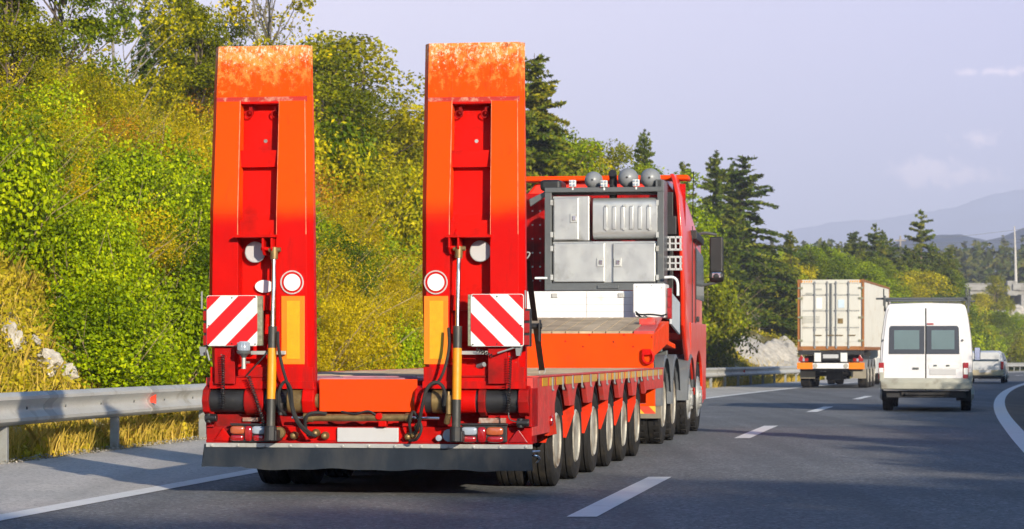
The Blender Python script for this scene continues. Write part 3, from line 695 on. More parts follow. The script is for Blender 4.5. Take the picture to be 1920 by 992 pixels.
mb = MB(); c = V(841, -.18); mb.cyl((c, -.18, ZZ(740)), (c, -.18, ZZ(775)), .022, 10); mb.cyl((c, -.18, ZZ(733)), (c, -.18, ZZ(742)), .012, 8); mb.cyl((c, -.18, ZZ(776)), (c-.02, -.16, ZZ(792)), .026, 8); mb.build('valve', M['brass'], T, smooth=1)
mb = MB(); c = V(526, -.16); mb.cyl((c, -.16, ZZ(755)), (c, -.16, ZZ(778)), .022, 10); mb.build('valve', M['dark'], T, smooth=1)
for name, p0, p1, r in (('coiled_cable', (418, 665, -.19), (418, 765, -.15), .015), ('coiled_cable', (466, 705, -.16), (496, 798, -.14), .015), ('coiled_cable', (957, 668, -.19), (953, 772, -.15), .013), ('coiled_cable', (893, 655, -.16), (925, 668, -.14), .012)):
    a = (V(p0[0], p0[2]), p0[2], ZZ(p0[1], p0[2])); b = (V(p1[0], p1[2]), p1[2], ZZ(p1[1], p1[2])); mb = MB(); mb.tube(helix(a, b, r, int((Vector(b)-Vector(a)).length/.019)), .0045, 5); mb.build(name, M['black'], T, smooth=1)
hose('cable', [(953, 772, -.15), (956, 785, -.15), (970, 790, -.12), (982, 791, -.08)], .006, 'black')
for x, y in ((402, 784), (984, 791)):
    mb = MB(); c = V(x); z = ZZ(y); mb.cyl((c-.05, -.10, z), (c+.05, -.10, z), .033, 10); mb.cyl((c-.02, -.10, z-.04), (c-.02, -.10, z+.035), .028, 10); mb.build('plug_socket', M['black'], T, bevel=.004)
# --- beacon
mb = MB(); c = V(457, -.24); uu = -.24
mb.mat(0).lathe([(0, .016), (.02, .03), (.035, .055), (.055, .06), (.06, .052)], 'z', (c, uu, ZZ(671, uu)), 24)
mb.mat(1).lathe([(.055, .048), (.08, .050), (.125, .044), (.135, .034), (.137, .001)], 'z', (c, uu, ZZ(671, uu)), 24)
for q in range(14): a = 2*math.pi*q/14; mb.mat(1).box(c+.05*math.cos(a)-.003, c+.05*math.cos(a)+.003, uu+.05*math.sin(a)-.003, uu+.05*math.sin(a)+.003, ZZ(671, uu)+.065, ZZ(671, uu)+.125)
mb.mat(2).cyl((c, uu, ZZ(671, uu)), (c, uu, ZZ(692, uu)), .018, 10); mb.mat(2).cyl((c, uu, ZZ(680, uu)), (c, -.08, ZZ(680, uu)), .01, 8)
mb.build('beacon', [M['dgrey'], M['lens_clear'], M['galv']], T, smooth=1)
mb = MB(); mb.cyl((V(400), -.2, ZZ(656)), (V(405), -.2, ZZ(676)), .008, 8); mb.build('latch_pin', M['mgrey'], T); mb = MB(); mb.cyl((V(940), -.2, ZZ(662)), (V(975), -.12, ZZ(650)), .007, 8); mb.cyl((V(898), -.05, ZZ(687)), (V(912), -.11, ZZ(683)), .02, 10); mb.build('latch_pin', M['mgrey'], T)

# --- gooseneck
GU, GZ0, GZ1 = 10.4, 1.405, 1.60
mb = MB(); mb.box(-1.30, 1.30, GU, GU+.06, .93, GZ1-.195)
mb.prism([(GU+.06, 1.10), (12.6, 1.30), (12.6, GZ1-.02), (GU+.06, GZ0-.02)], 'x', -1.28, 1.28)
goose = mb.build('gooseneck', M['orange_red'], T, bevel=.008)
mb = MB()
for i in range(15):
    x0 = -1.27+i*.166; 
    if x0 > 1.05: break
    mb.loft([[(x0, GU, GZ0), (x0+.156, GU, GZ0), (x0+.156, GU, GZ0+.03), (x0, GU, GZ0+.03)], [(x0, 12.5, GZ1), (x0+.156, 12.5, GZ1), (x0+.156, 12.5, GZ1+.03), (x0, 12.5, GZ1+.03)]])
mb.build('gooseneck_planks', mdeck, T, bevel=.004)
mb = MB(); mb.loft([[(1.06, GU, GZ0-.01), (1.31, GU, GZ0-.01), (1.31, GU, GZ0+.03), (1.06, GU, GZ0+.03)], [(1.06, 12.5, GZ1), (1.20, 12.5, GZ1), (1.20, 12.5, GZ1+.03), (1.06, 12.5, GZ1+.03)]])
mb.box(1.02, 1.22, 11.4, 11.6, 1.52, 1.60)
mb.build('gooseneck_edge', M['pink_red'], T, bevel=.006)
for x, y in ((1060, 640), (1093, 650), (1150, 641), (1187, 650), (1105, 628), (1170, 628), (1222, 632)):
    mb = MB(); c = V(x, GU-.01); z = ZZ(y, GU, c); mb.cyl((c, GU-.008, z), (c, GU, z), .012, 8); mb.build('rivet', M['red_dirty'], goose)
mb = MB(); c = V(1215, GU-.05); z = ZZ(670, GU, c); mb.tube([(c+.065*math.cos(a), GU-.05, z+.075*math.sin(a)) for a in np.linspace(0, 2*math.pi, 21)], .017, 8); mb.box(c-.07, c+.03, GU-.07, GU, z+.03, z+.10); mb.build('lashing_ring', M['red'], T, smooth=1)
# front corner frame beside the deck, striped, behind the last wheel
mb = MB(); u = 10.0
mb.box(.62, .70, u, u+.08, .46, .80); mb.box(.95, 1.0, u, u+.06, .46, .80); mb.box(1.25, 1.36, u, u+.08, .46, .93); mb.box(.62, 1.36, u+.06, u+.12, .72, .80); mb.box(.62, 1.36, u-.01, u+.10, .50, .56)
mb.box(1.05, 1.32, u+.2, u+.24, .56, .80)
mb.build('corner_frame', M['orange_red'], T, bevel=.006)
ms = bpy.data.materials.new('hazard_band'); ms.use_nodes = True
t = ms.node_tree; co = N(t, 'ShaderNodeTexCoord'); s_ = N(t, 'ShaderNodeSeparateXYZ'); t.links.new(co.outputs['Object'], s_.inputs[0])
q = math_n(t, 'FLOORED_MODULO', math_n(t, 'FLOOR', math_n(t, 'DIVIDE', math_n(t, 'ADD', s_.outputs[0], s_.outputs[2]), .14)), 2.0)
t.links.new(mixc(t, q, (.60, .05, .02), (.75, .42, .03)), t.nodes['Principled BSDF'].inputs['Base Color'])
mb = MB(); mb.box(.60, 1.37, u-.02, u-.011, .44, .53); mb.build('hazard_band', ms, T)
mb = MB(); mb.box(.98, 1.06, u-.01, u, .60, .70); mb.build('blank_label', M['white'], T)
mb = MB(); mb.tube(helix((1.2, 11.0, 1.45), (1.24, 11.0, .95), .02, 22), .006, 5); mb.build('coiled_cable', M['black'], T, smooth=1)

# --- ratchet strap
St = empty('lashing_strap', (TX, TY, 0), -TH); tag(St, 'dark brown lashing strap with ratchet hanging beside the right ramp', 'strap')
def strap(name, a, b, w, m):
    P0 = Vector((V(a[0], a[2]), a[2], ZZ(a[1], a[2]))); P1 = Vector((V(b[0], b[2]), b[2], ZZ(b[1], b[2]))); mb = MB(); d = Vector((w/2, 0, .0)); q = Vector((0, .006, 0))
    mb.loft([[P0-d, P0+d, P0+d+q, P0-d+q], [P1-d, P1+d, P1+d+q, P1-d+q]]); return mb.build(name, m, St, bevel=.001)
web = mat('strap_webbing', (.055, .030, .022), .85, var=.3, vscale=20, spec=.2)
strap('webbing', (988, 490, .15), (1003, 602, 2.0), .050, web); strap('webbing', (1005, 615, 2.2), (1016, 694, 2.9), .055, web)
mb = MB()
for d in (-.05, .045): mb.box(V(1004, 2.1)+d, V(1004, 2.1)+d+.008, 2.02, 2.10, ZZ(626, 2.1), ZZ(600, 2.1))
mb.cyl((V(1004, 2.1)-.06, 2.06, ZZ(612, 2.1)), (V(1004, 2.1)+.065, 2.06, ZZ(612, 2.1)), .026, 12); mb.box(V(1012, 2.1), V(1015, 2.1), 2.0, 2.1, ZZ(640, 2.1), ZZ(606, 2.1)); mb.build('ratchet', M['dark'], St, bevel=.004)
for (x, y, u) in ((1016, 697, 2.92), (986, 480, .15)):
    c = Vector((V(x, u), u, ZZ(y, u))); mb = MB(); mb.tube(smooth_pts([c+Vector(p) for p in ((-.03, 0, .02), (.03, 0, .02), (.022, 0, -.012), (0, 0, -.03), (-.022, 0, -.012), (-.03, 0, .02))]), .006, 6); mb.build('hook', M['galv'], St, smooth=1)
# ================================================================== tractor unit
K = empty('tractor_unit', (TX, TY, 0), -TH)
tag(K, 'red heavy haulage tractor unit with steel cabinets and spot lamps behind its cab', 'truck')
AX = [12.2, 13.55, 15.9, 17.45]; KR = .515
mb = MB()
for s in (-.45, .35): mb.box(s, s+.10, 11.8, 18.3, .70, .98)
for u in np.arange(12, 18, .9): mb.box(-.4, .4, u, u+.1, .74, .94)
mb.box(-1.0, 1.0, 11.9, 12.0, .62, .86); mb.box(-.5, .5, 12.4, 13.3, .98, 1.12)
mb.build('chassis', M['dark'], K, bevel=.01)
for i, u in enumerate(AX):
    mb = MB(); mb.cyl((-1.0, u, .515), (1.0, u, .515), .08, 12); mb.build('axle', M['dark'], K, smooth=1)
    for sg in (1, -1):
        wheel(K, 1.25*sg, u, KR, .30, sg, dual=i < 2, rr=.30, style='dish' if i < 2 else 'hub', rimm=M['rim'] if i < 2 else M['galv'], blocks=26)
        if i < 3:
            mb = MB(); xi, xo = .60*sg, 1.27*sg; rings = []
            for k in range(13):
                a = R(185-k*14.5); r0, r1 = .585, .60
                rings.append([(xi, u+r0*math.cos(a), .55+r0*math.sin(a)), (xo, u+r0*math.cos(a), .55+r0*math.sin(a)), (xo+.02*sg, u+(r0-.03)*math.cos(a), .55+(r0-.03)*math.sin(a)), (xo+.025*sg, u+(r0-.03)*math.cos(a), .55+(r0-.03)*math.sin(a)), (xo+.01*sg, u+r1*math.cos(a), .55+r1*math.sin(a)), (xi, u+r1*math.cos(a), .55+r1*math.sin(a))])
            mb.loft(rings); mb.build('mudguard', mat('grey_plastic', (.12, .13, .145), .5, 0, 0, .1, 4, .2, (.2, .18, .15), 6), K, smooth=1)
for sg in (1, -1):
    mb = MB(); mb.box(*sorted((.70*sg, 1.27*sg)), 11.62, 11.65, .34, .56); mb.build('mud_flap', mat('dusty_rubber', (.17, .15, .12), .8, 0, 0, .3, 5), K)
    mb = MB(); mb.box(*sorted((.72*sg, 1.22*sg)), 12.88, 12.91, .34, .56); mb.build('mud_flap', mat('dusty_rubber_b', (.26, .25, .22), .8, 0, 0, .3, 5), K)
# cross beam and fittings above the rear axle
mb = MB(); mb.box(.72, 1.16, 12.9, 13.0, 1.18, 1.32); mb.box(.5, 1.2, 13.2, 13.3, 1.12, 1.2); mb.build('rear_cross_member', M['dgrey'], K, bevel=.01)
mb = MB(); mb.loft([[(1.0, 12.5, 1.25), (1.22, 12.5, 1.30), (1.22, 12.5, 1.36), (1.0, 12.5, 1.34)], [(1.0, 13.3, 1.25), (1.3, 13.3, 1.22), (1.3, 13.3, 1.28), (1.0, 13.3, 1.34)]]); mb.box(1.02, 1.10, 12.3, 12.4, 1.3, 1.62); mb.build('red_bracket', M['orange_red'], K, bevel=.006)

# white ballast panel and box
WU_ = 13.2
def kx(mb, x0, x1, y0, y1, u0, u1): 
    v0, v1 = V(x0, u0), V(x1, u0); return mb.box(v0, v1, u0, u1, ZZ(y1, u0, v0), ZZ(y0, u0, v0))
mb = MB(); mb.box(-1.2, V(1188, WU_), WU_, WU_+.9, ZZ(601, WU_), ZZ(546, WU_)); wsb = mb.build('white_storage_box', M['white'], K, bevel=.012)
mb = MB()
for y in (558, 571, 584): mb.box(-1.18, V(1185, WU_), WU_-.004, WU_+.001, ZZ(y+.5, WU_), ZZ(y, WU_))
mb.box(V(1100, WU_), V(1101, WU_), WU_-.005, WU_+.001, ZZ(600, WU_), ZZ(547, WU_)); mb.build('panel_seam', mat('soft_grey_seam', (.42, .40, .38), .6), wsb)
for x in (1040, 1165):
    mb = MB(); c = V(x, WU_); mb.box(c-.04, c+.04, WU_-.02, WU_, ZZ(558, WU_), ZZ(550, WU_)); mb.build('latch', M['galv'], wsb, bevel=.004)
mb = MB(); kx(mb, -10+985, 1190, 597, 601, WU_-.02, WU_); mb.build('storage_box_sill', M['offwhite'], K)
mb = MB(); kx(mb, 1187, 1247, 532, 596, 12.95, 13.5); wb = mb.build('white_control_box', M['white'], K, bevel=.014)
for x, y in ((1194, 538), (1222, 536), (1241, 540)): 
    mb = MB(); c = V(x, 12.94); mb.cyl((c, 12.94, ZZ(y, 12.94)), (c, 12.95, ZZ(y, 12.94)), .01, 8); mb.build('screw', M['galv'], wb)
def khose(name, pts, r=.012, m='black'):
    mb = MB(); mb.tube(smooth_pts([(V(x, u), u, ZZ(y, u)) for x, y, u in pts], 7), r, 8); return mb.build(name, M[m], K, smooth=1)
khose('cable', [(1192, 585, 12.9), (1200, 590, 12.85), (1222, 590, 12.85), (1240, 592, 12.85), (1249, 590, 12.9)])
khose('cable', [(1193, 589, 12.9), (1205, 596, 12.8), (1222, 598, 12.8), (1232, 604, 12.7)])
mb = MB(); mb.tube(helix((V(1208, 12.8), 12.8, ZZ(594, 12.8)), (V(1224, 12.8), 12.7, ZZ(603, 12.8)), .02, 6), .006, 5); mb.build('coiled_cable', M['black'], K, smooth=1)
# bluish side panel with lamps
mb = MB(); u0 = 13.6; mb.prism([(u0-.3, 1.55), (u0+.9, 1.42), (u0+.9, 1.86), (u0-.3, 1.97)], 'x', 1.22, 1.25); mb.build('side_panel', mat('pale_grey_panel', (.50, .54, .58), .4), K, bevel=.005)
mb = MB()
for y in (548, 568, 588): kx(mb, 1252, 1258, y-5, y+8, 13.1, 13.18)
kx(mb, 1250.5, 1259.5, 540, 598, 13.13, 13.2)
mb.build('tail_lamp_stack', M['lens_red'], K, bevel=.006)
mb = MB(); mb.tube(smooth_pts([(V(1246, 13.9), 13.9, ZZ(521, 13.9)), (V(1262, 13.9), 13.9, ZZ(521, 13.9)), (V(1270, 13.9), 13.9, ZZ(530, 13.9)), (V(1271, 13.9), 13.9, ZZ(555, 13.9))]), .02, 10); mb.cyl((V(1003, 13.9), 13.9, ZZ(521, 13.9)), (V(1026, 13.9), 13.9, ZZ(521, 13.9)), .015, 8); mb.build('grab_rail', M['offwhite'], K, smooth=1)

# rack
RU = 14.0
mb = MB()
kx(mb, 1021, 1034, 353, 545, RU, RU+.5); kx(mb, 1232, 1245, 337, 545, RU, RU+.5); kx(mb, 1021, 1245, 352, 361, RU-.01, RU+.5)
kx(mb, 1021, 1245, 531, 545, RU-.01, RU+.5); kx(mb, 1034, 1232, 362, 366, RU+.2, RU+.4)
kx(mb, 1229, 1241, 336, 353, RU, RU+.1)
mb.prism([(V(990, RU), ZZ(372, RU)), (V(1022, RU), ZZ(356, RU)), (V(1022, RU), ZZ(366, RU)), (V(992, RU), ZZ(386, RU))], 'y', RU+.1, RU+.15)
kx(mb, 1120, 1160, 535, 541, RU-.04, RU)
rk = mb.build('rack', M['dgrey'], K, bevel=.008)
def cab(name, x0, x1, y0, y1, d=.03, m='alu', dep=.6):
    mb = MB(); kx(mb, x0, x1, y0, y1, RU+.06-d, RU+.06+dep); return mb.build(name, M[m], rk, bevel=.012)
cab('cabinet', 1036, 1105, 368, 452, 0); cab('cabinet', 1036, 1232, 453, 531, 0)
for a in ((1038, 1085, 371, 450), (1038, 1134, 456, 529), (1149, 1229, 456, 529)): cab('cabinet_door', *a, d=.045, dep=-.01)
for x, y in ((1076, 409), (1126, 492), (1158, 492)):
    mb = MB(); kx(mb, x-7, x+7, y-8, y+8, RU-.005, RU+.014); mb.mat(1); kx(mb, x-3, x+4, y-4, y+4, RU-.02, RU-.004); mb.build('latch', [M['galv'], M['chrome']], rk, bevel=.004)
for x in (1034, 1232):
    for y in (380, 440, 466, 520):
        mb = MB(); kx(mb, x-2, x+3, y-5, y+5, RU-.01, RU+.01); mb.build('hinge', M['galv'], rk)
# ribbed tank with rounded front
mb = MB(); v0, v1 = V(1111, RU), V(1233, RU); z0, z1 = ZZ(448, RU), ZZ(371, RU); pr = []
for k in range(7): a = R(90+k*15); pr.append((RU+.10+.10*math.cos(a), z1-.10+.10*math.sin(a)))
for k in range(7): a = R(180+k*15); pr.append((RU+.10+.10*math.cos(a), z0+.10+.10*math.sin(a)))
mb.prism(pr+[(RU+.6, z0), (RU+.6, z1)], 'x', v0, v1)
for i in range(6):
    a = v0+.15+i*.118; mb.prism([(RU+.003, z0+.11), (RU-.016, z0+.13), (RU-.016, z1-.13), (RU+.003, z1-.11)], 'x', a, a+.055)
tk = mb.build('ribbed_tank', M['alu'], rk, bevel=.008, smooth=1)
for x in (1138, 1171, 1219):
    for y in (386, 430):
        mb = MB(); c = V(x, RU-.02); mb.cyl((c, RU-.025, ZZ(y, RU)), (c, RU-.012, ZZ(y, RU)), .022, 12); mb.build('bolt', M['galv'], tk)
# spot lamps on the rack, seen from behind
for x, y, r in ((1110, 337, 16.5), (1175, 333, 18.5), (1217, 334, 18.5)):
    c = V(x, RU); z = ZZ(y, RU); rr = r/F*(TY+RU); mb = MB()
    mb.mat(0).lathe([(-.02, .001), (-.015, rr*.35), (.03, rr*.78), (.09, rr), (.14, rr*1.02), (.16, rr*1.02)], 'y', (c, RU+.05, z), 32)
    mb.mat(1).cyl((c, RU+.02, z), (c, RU+.03, z), rr*.1, 10); mb.mat(1).box(c-.02, c+.02, RU+.1, RU+.16, z-rr-.06, z-rr+.02)
    mb.build('spot_lamp', [M['mgrey'], M['dark']], rk, smooth=1)
for x, y in ((1074, 344), (1133, 345), (1193, 344)):
    c = V(x, RU); z = ZZ(y, RU); mb = MB(); mb.mat(0).box(c-.045, c+.045, RU-.05, RU+.02, z-.045, z+.045)
    for dx in (-.022, .022):
        for dz in (-.022, .022): mb.mat(1).lathe([(0, .019), (-.01, .017), (-.012, .001)], 'y', (c+dx, RU-.05, z+dz), 10)
    mb.mat(0).box(c-.012, c+.012, RU-.02, RU+.02, z-.09, z-.04); mb.build('work_lamp', [M['offwhite'], M['lens_clear']], rk, bevel=.006)
mb = MB(); c = V(1145, RU); mb.tube(smooth_pts([(c, RU+.3, ZZ(375, RU)), (c, RU+.3, ZZ(345, RU)), (c, RU+.28, ZZ(330, RU)), (c, RU+.2, ZZ(323, RU))]), .055, 14); mb.build('exhaust_pipe', M['dark'], K, smooth=1)
mb = MB(); kx(mb, 1012, 1052, 337, 358, 14.6, 15.2); mb.build('air_intake', M['black'], K, bevel=.05, seg=3)

# cab: stations from rear wall to windscreen
def cabring(u, top, wt, wb, zb, zmid=2.3):
    return [(-wb, u, zb), (-wb, u, zmid), (-wb*.985, u, zmid+.55), (-wt, u, top-.22), (-wt+.18, u, top), (0, u, top+.02), (wt-.18, u, top), (wt, u, top-.22), (wb*.985, u, zmid+.55), (wb, u, zmid), (wb, u, zb)]
mb = MB(); mb.loft([cabring(15.75, 3.60, 1.12, 1.24, 1.35), cabring(16.4, 3.66, 1.13, 1.245, 1.35), cabring(17.4, 3.58, 1.10, 1.25, 1.35), cabring(18.2, 3.30, 1.0, 1.24, 1.35), cabring(18.75, 2.75, .95, 1.20, 1.0), cabring(18.95, 1.9, .95, 1.15, .5)][:5])
cabo = mb.build('cab', M['cab_red'], K, bevel=.03, seg=3, smooth=1)
mb = MB(); mb.box(-1.16, 1.16, 15.715, 15.745, 1.45, 3.45)
for x in np.arange(-1.1, 1.11, .11): mb.box(x-.018, x+.018, 15.695, 15.716, 1.5, 3.4)
mb.build('rear_wall', M['red_dirty'], cabo)
mb = MB()
for z in np.arange(1.6, 3.3, .2):
    for x in (-.98, -.87, 1.06): mb.cyl((x, 15.69, z), (x, 15.70, z), .014, 6)
mb.build('wall_rivets', M['galv'], cabo)
# side deflectors (both sides)
for sg in (1, -1):
    def sx_(x): return x*sg
    rings = []
    for (z, u0, u1, x) in ((3.68, 15.22, 15.8, 1.09), (3.60, 15.12, 15.8, 1.13), (3.35, 15.05, 15.8, 1.19), (2.8, 15.0, 15.8, 1.235), (2.2, 15.0, 15.8, 1.255), (1.55, 15.02, 15.8, 1.262), (1.25, 15.3, 15.95, 1.262), (1.02, 15.65, 16.2, 1.262)):
        rings.append([(sx_(x-.05), u0, z), (sx_(x), u0-.02, z), (sx_(x+.012), u0+.05, z), (sx_(x+.006), u1, z), (sx_(x-.03), u1, z)])
    mb = MB(); mb.loft(rings); mb.build('side_deflector', M['cab_red'], cabo, smooth=1, bevel=.01)
    mb = MB()      # lower door and wheel arch skirt
    arch = [(AX[3]+.64*math.cos(R(a)), .60+.60*math.sin(R(a))) for a in range(178, -1, -12)]
    mb.prism([(16.1, 1.0), (16.78, .55)]+[(16.80, .62)]+arch+[(18.15, .45), (18.7, .45), (18.8, 1.6), (16.1, 1.6)], 'x', *sorted((1.225*sg, 1.262*sg))); mb.build('wheel_arch_skirt', M['cab_red'], cabo, bevel=.01)
    mb = MB(); mb.prism([(17.05, 1.95), (18.45, 1.95), (18.3, 2.62), (17.05, 2.72)], 'x', *sorted((1.24*sg, 1.258*sg))); mb.build('side_window', M['glass'], cabo, bevel=.01)
    mb = MB(); mb.box(*sorted((1.25*sg, 1.262*sg)), 16.96, 16.975, 1.2, 2.85); mb.box(*sorted((1.25*sg, 1.262*sg)), 16.4, 16.415, 1.4, 3.0); mb.build('door_seam', M['black'], cabo)
    mb = MB(); mb.box(*sorted((1.262*sg, 1.29*sg)), 17.0, 17.2, 1.62, 1.70); mb.build('door_handle', M['black'], cabo, bevel=.01)
    mb = MB(); mb.prism([(16.6, 2.82), (17.9, 2.78), (17.9, 2.88), (16.6, 2.95)], 'x', *sorted((1.20*sg, 1.30*sg))); mb.build('window_visor', M['black'], cabo, bevel=.01)
mb = MB(); kx(mb, 975, 1290, 331, 340, 15.6, 16.0); mb.build('roof_edge', M['orange_red'], cabo, bevel=.02)
mb = MB(); kx(mb, 1262, 1285, 345, 600, 15.55, 15.6); mb.build('dark_gap_panel', M['red_dirty'], cabo)
mb = MB(); kx(mb, 1249, 1268, 405, 440, 14.9, 15.4); kx(mb, 1250, 1262, 360, 600, 15.1, 15.2); mb.build('intake_stack', M['dark'], K, bevel=.01)
for y in (443, 480):
    mb = MB(); kx(mb, 1244, 1278, y, y+4, 14.7, 14.8); kx(mb, 1244, 1278, y+23, y+27, 14.7, 14.8)
    for x in (1244, 1254, 1265, 1274): kx(mb, x, x+3, y, y+27, 14.7, 14.8)
    kx(mb, 1244, 1278, y+12, y+15, 14.7, 14.8); mb.build('white_grille', M['plate'], K, bevel=.004)
# windscreen (front, unseen side of the cab still real)
mb = MB(); mb.prism([(18.28, 3.18), (18.74, 2.05), (18.79, 2.05), (18.33, 3.18)], 'x', -1.05, 1.05); mb.build('windscreen', M['glass'], cabo)
mb = MB(); mb.box(-1.22, 1.22, 18.3, 18.85, .38, 1.0); mb.build('front_bumper', M['cab_red'], cabo, bevel=.04)
# mirrors
for sg in (1, -1):
    u = 17.9
    def Q(x, y): return (V(x, u), ZZ(y, u))
    a, b = Q(1330, 445); c_, d = Q(1356, 530); 
    if sg < 0: a, c_ = -a, -c_
    e = MB(); e.mat(0).box(min(a, c_), max(a, c_), u, u+.12, (d+.14), b); mr = e.build('mirror', M['black'], K, bevel=.03, seg=3)
    e = MB(); e.box(min(a, c_)+.02, max(a, c_)-.025, u-.006, u-.001, d+.20, b-.03); e.build('mirror_glass', M['black'], mr)
    e = MB(); e.lathe([(-.11, .03), (-.10, .08), (0, .10), (.10, .08), (.11, .03)], 'x', ((a+c_)/2, u+.06, d+.09), 20); e.build('mirror_cap', M['black'], mr, smooth=1)
    e = MB(); e.box(min(a, c_)+.03, max(a, c_)-.03, u-.03, u+.02, d+.06, d+.15); e.build('wide_angle_mirror', M['chrome'], mr, bevel=.015)
    e = MB(); e.tube(smooth_pts([(1.18*sg, u+.1, b+.03), (1.3*sg, u+.08, b+.06), ((a+c_)/2, u+.06, b+.03)]), .022, 8); e.tube(smooth_pts([(1.2*sg, u+.1, d-.05), (1.34*sg, u+.08, d-.03), ((a+c_)/2, u+.06, d)]), .022, 8); e.build('mirror_arm', M['dgrey'], mr, smooth=1)
mb = MB(); mb.cyl((1.12, 18.0, 3.2), (1.14, 17.95, 3.9), .008, 6); mb.build('aerial', M['black'], K)

# ================================================================== container truck
DX, DY = 11.67, 93.9
cxm = (1557.5-CX)/F*DY; th = math.atan(.226)
CT = empty('container_trailer', (cxm, DY, gz(DY)), -th); tag(CT, 'skeletal trailer with orange and white rear bar carrying a container', 'trailer')
CN = empty('shipping_container', (cxm, DY, gz(DY)), -th); tag(CN, 'cream shipping container with rusty orange frame riding on a trailer', 'container')
cw, z0, z1 = 1.22, 1.40, 3.98+.0
beige = mat('cream_container_paint', (.55, .535, .485), .5, 0, 0, .06, 1.5, .10, (.36, .27, .16), 2.5)
rusty = mat('rusty_orange_frame', (.30, .115, .025), .6, 0, 0, .3, 3, .4, (.20, .06, .02), 3)
mb = MB()
for s in (-1, 1):
    mb.box(*sorted((s*cw, s*(cw-.075))), 0, .12, z0, z1); mb.box(*sorted((s*cw, s*(cw-.1))), 12.07, 12.19, z0, z1)
    mb.box(*sorted((s*cw, s*(cw-.06))), .12, 12.07, z0, z0+.12); mb.box(*sorted((s*cw, s*(cw-.06))), .12, 12.07, z1-.08, z1-.0)
mb.box(-cw+.11, cw-.11, 0, .1, z0, z0+.14)
fr = mb.build('frame', rusty, CN, bevel=.01)
mb = MB(); mb.box(-cw+.11, cw-.11, 0, .1, z1-.13, z1); mb.box(-cw+.01, cw-.01, .1, 12.1, z1-.03, z1-.01); mb.build('roof', beige, CN)
mb = MB()
for s in (-1, 1):
    for u in (-.005, 12.02):
        for z in (z0-.01, z1-.12): mb.box(*sorted((s*(cw+.004), s*(cw-.17))), u, u+.17, z, z+.13)
mb.build('corner_castings', mat('brown_casting', (.26, .10, .03), .7, var=.3), CN, bevel=.01)
for s in (-1, 1):   # corrugated sides
    pr = []; u = .12
    while u < 12.0:
        pr += [(u, 0), (u+.07, 0), (u+.14, .036), (u+.21, .036)]; u += .28
    mb = MB(); poly = [(s*(cw-.012-d), a) for a, d in pr]; inner = [(s*(cw-.07), a) for a, d in pr][::-1]
    n = len(poly); vs = [(x, y, z) for z in (z0+.1, z1-.06) for x, y in poly]; mb.add(vs, [(i, i+1, n+i+1, n+i) for i in range(n-1)])
    mb.build('corrugated_side', beige, CN)
for sg in (-1, 1):
    mb = MB(); a, b = sorted((.015*sg, (cw-.115)*sg)); mb.box(a, b, .03, .07, z0+.14, z1-.13)
    for zz0, zz1 in ((z0+.30, z0+.78), (z0+.86, z0+1.40), (z0+1.48, z0+1.98), (z0+2.05, z0+2.38)): mb.box(a+.06, b-.06, .018, .031, zz0, zz1)
    dr = mb.build('door', beige, CN, bevel=.006)
    mb = MB()
    for q in (z0+.82, z0+1.44, z0+2.015): mb.box(a+.06, b-.06, .012, .032, q-.012, q+.012)
    mb.box(*((a+.012, a+.03) if sg > 0 else (b-.03, b-.012)), .012, .035, z0+.16, z1-.15)
    mb.build('panel_seam', M['mgrey'], dr)
    for x in ((.20, .66) if sg > 0 else (-.58, -.12)):
        mb = MB(); mb.cyl((x, -.02, z0+.05), (x, -.02, z1-.05), .022, 8)
        for z in (z0+.12, z0+.75, z0+1.45, z0+2.05, z1-.12): mb.box(x-.04, x+.04, -.035, .02, z-.03, z+.03)
        mb.build('lock_bar', M['mgrey'], dr, smooth=1)
        mb = MB(); mb.box(x-.02, x+.26, -.045, -.02, z0+.53, z0+.56); mb.build('lock_handle', M['brass'], dr)
    mb = MB()
    for z in (z0+.35, z0+1.2, z0+1.9, z1-.3): mb.box(*sorted((sg*(cw-.02), sg*(cw-.20))), -.02, .03, z-.035, z+.035)
    mb.build('door_hinge', M['lichen'], dr)
mb = MB(); mb.box(-.03, .035, -.01, .03, z0+.14, z1-.13); mb.build('door_gasket', M['dgrey'], CN)
mb = MB(); mb.box(-.53, -.32, .0, .016, z0+1.52, z0+1.92); mb.build('blank_placard', M['white'], CN)
mb = MB(); mb.box(.27, .50, .0, .016, z0+1.55, z0+1.85); mb.build('blank_blue_placard', mat('pale_blue_placard', (.50, .60, .68), .4), CN)
mb = MB(); mb.box(.26, .45, .0, .016, z0+.97, z0+1.16); mb.build('small_plate', M['brass'], CN)
mb = MB()
for q in range(5): mb.box(-1.05, -.4, .0, .016, z0+1.0+q*.055, z0+1.02+q*.055)
mb.box(-.56, -.32, .0, .016, z0+2.2, z0+2.26); mb.box(-.9, -.67, .0, .016, z0+2.05, z0+2.11); mb.build('faded_marking_bars', mat('grey_marking', (.33, .33, .30), .6), CN)
mb = MB()
for q in range(5):
    for s0 in (-1.08, .68): mb.prism([(s0+q*.085, z1-.10), (s0+q*.085+.04, z1-.10), (s0+q*.085+.075, z1-.03), (s0+q*.085+.035, z1-.03)], 'y', -.006, -.001)
mb.build('hazard_dashes', M['yellow'], CN)
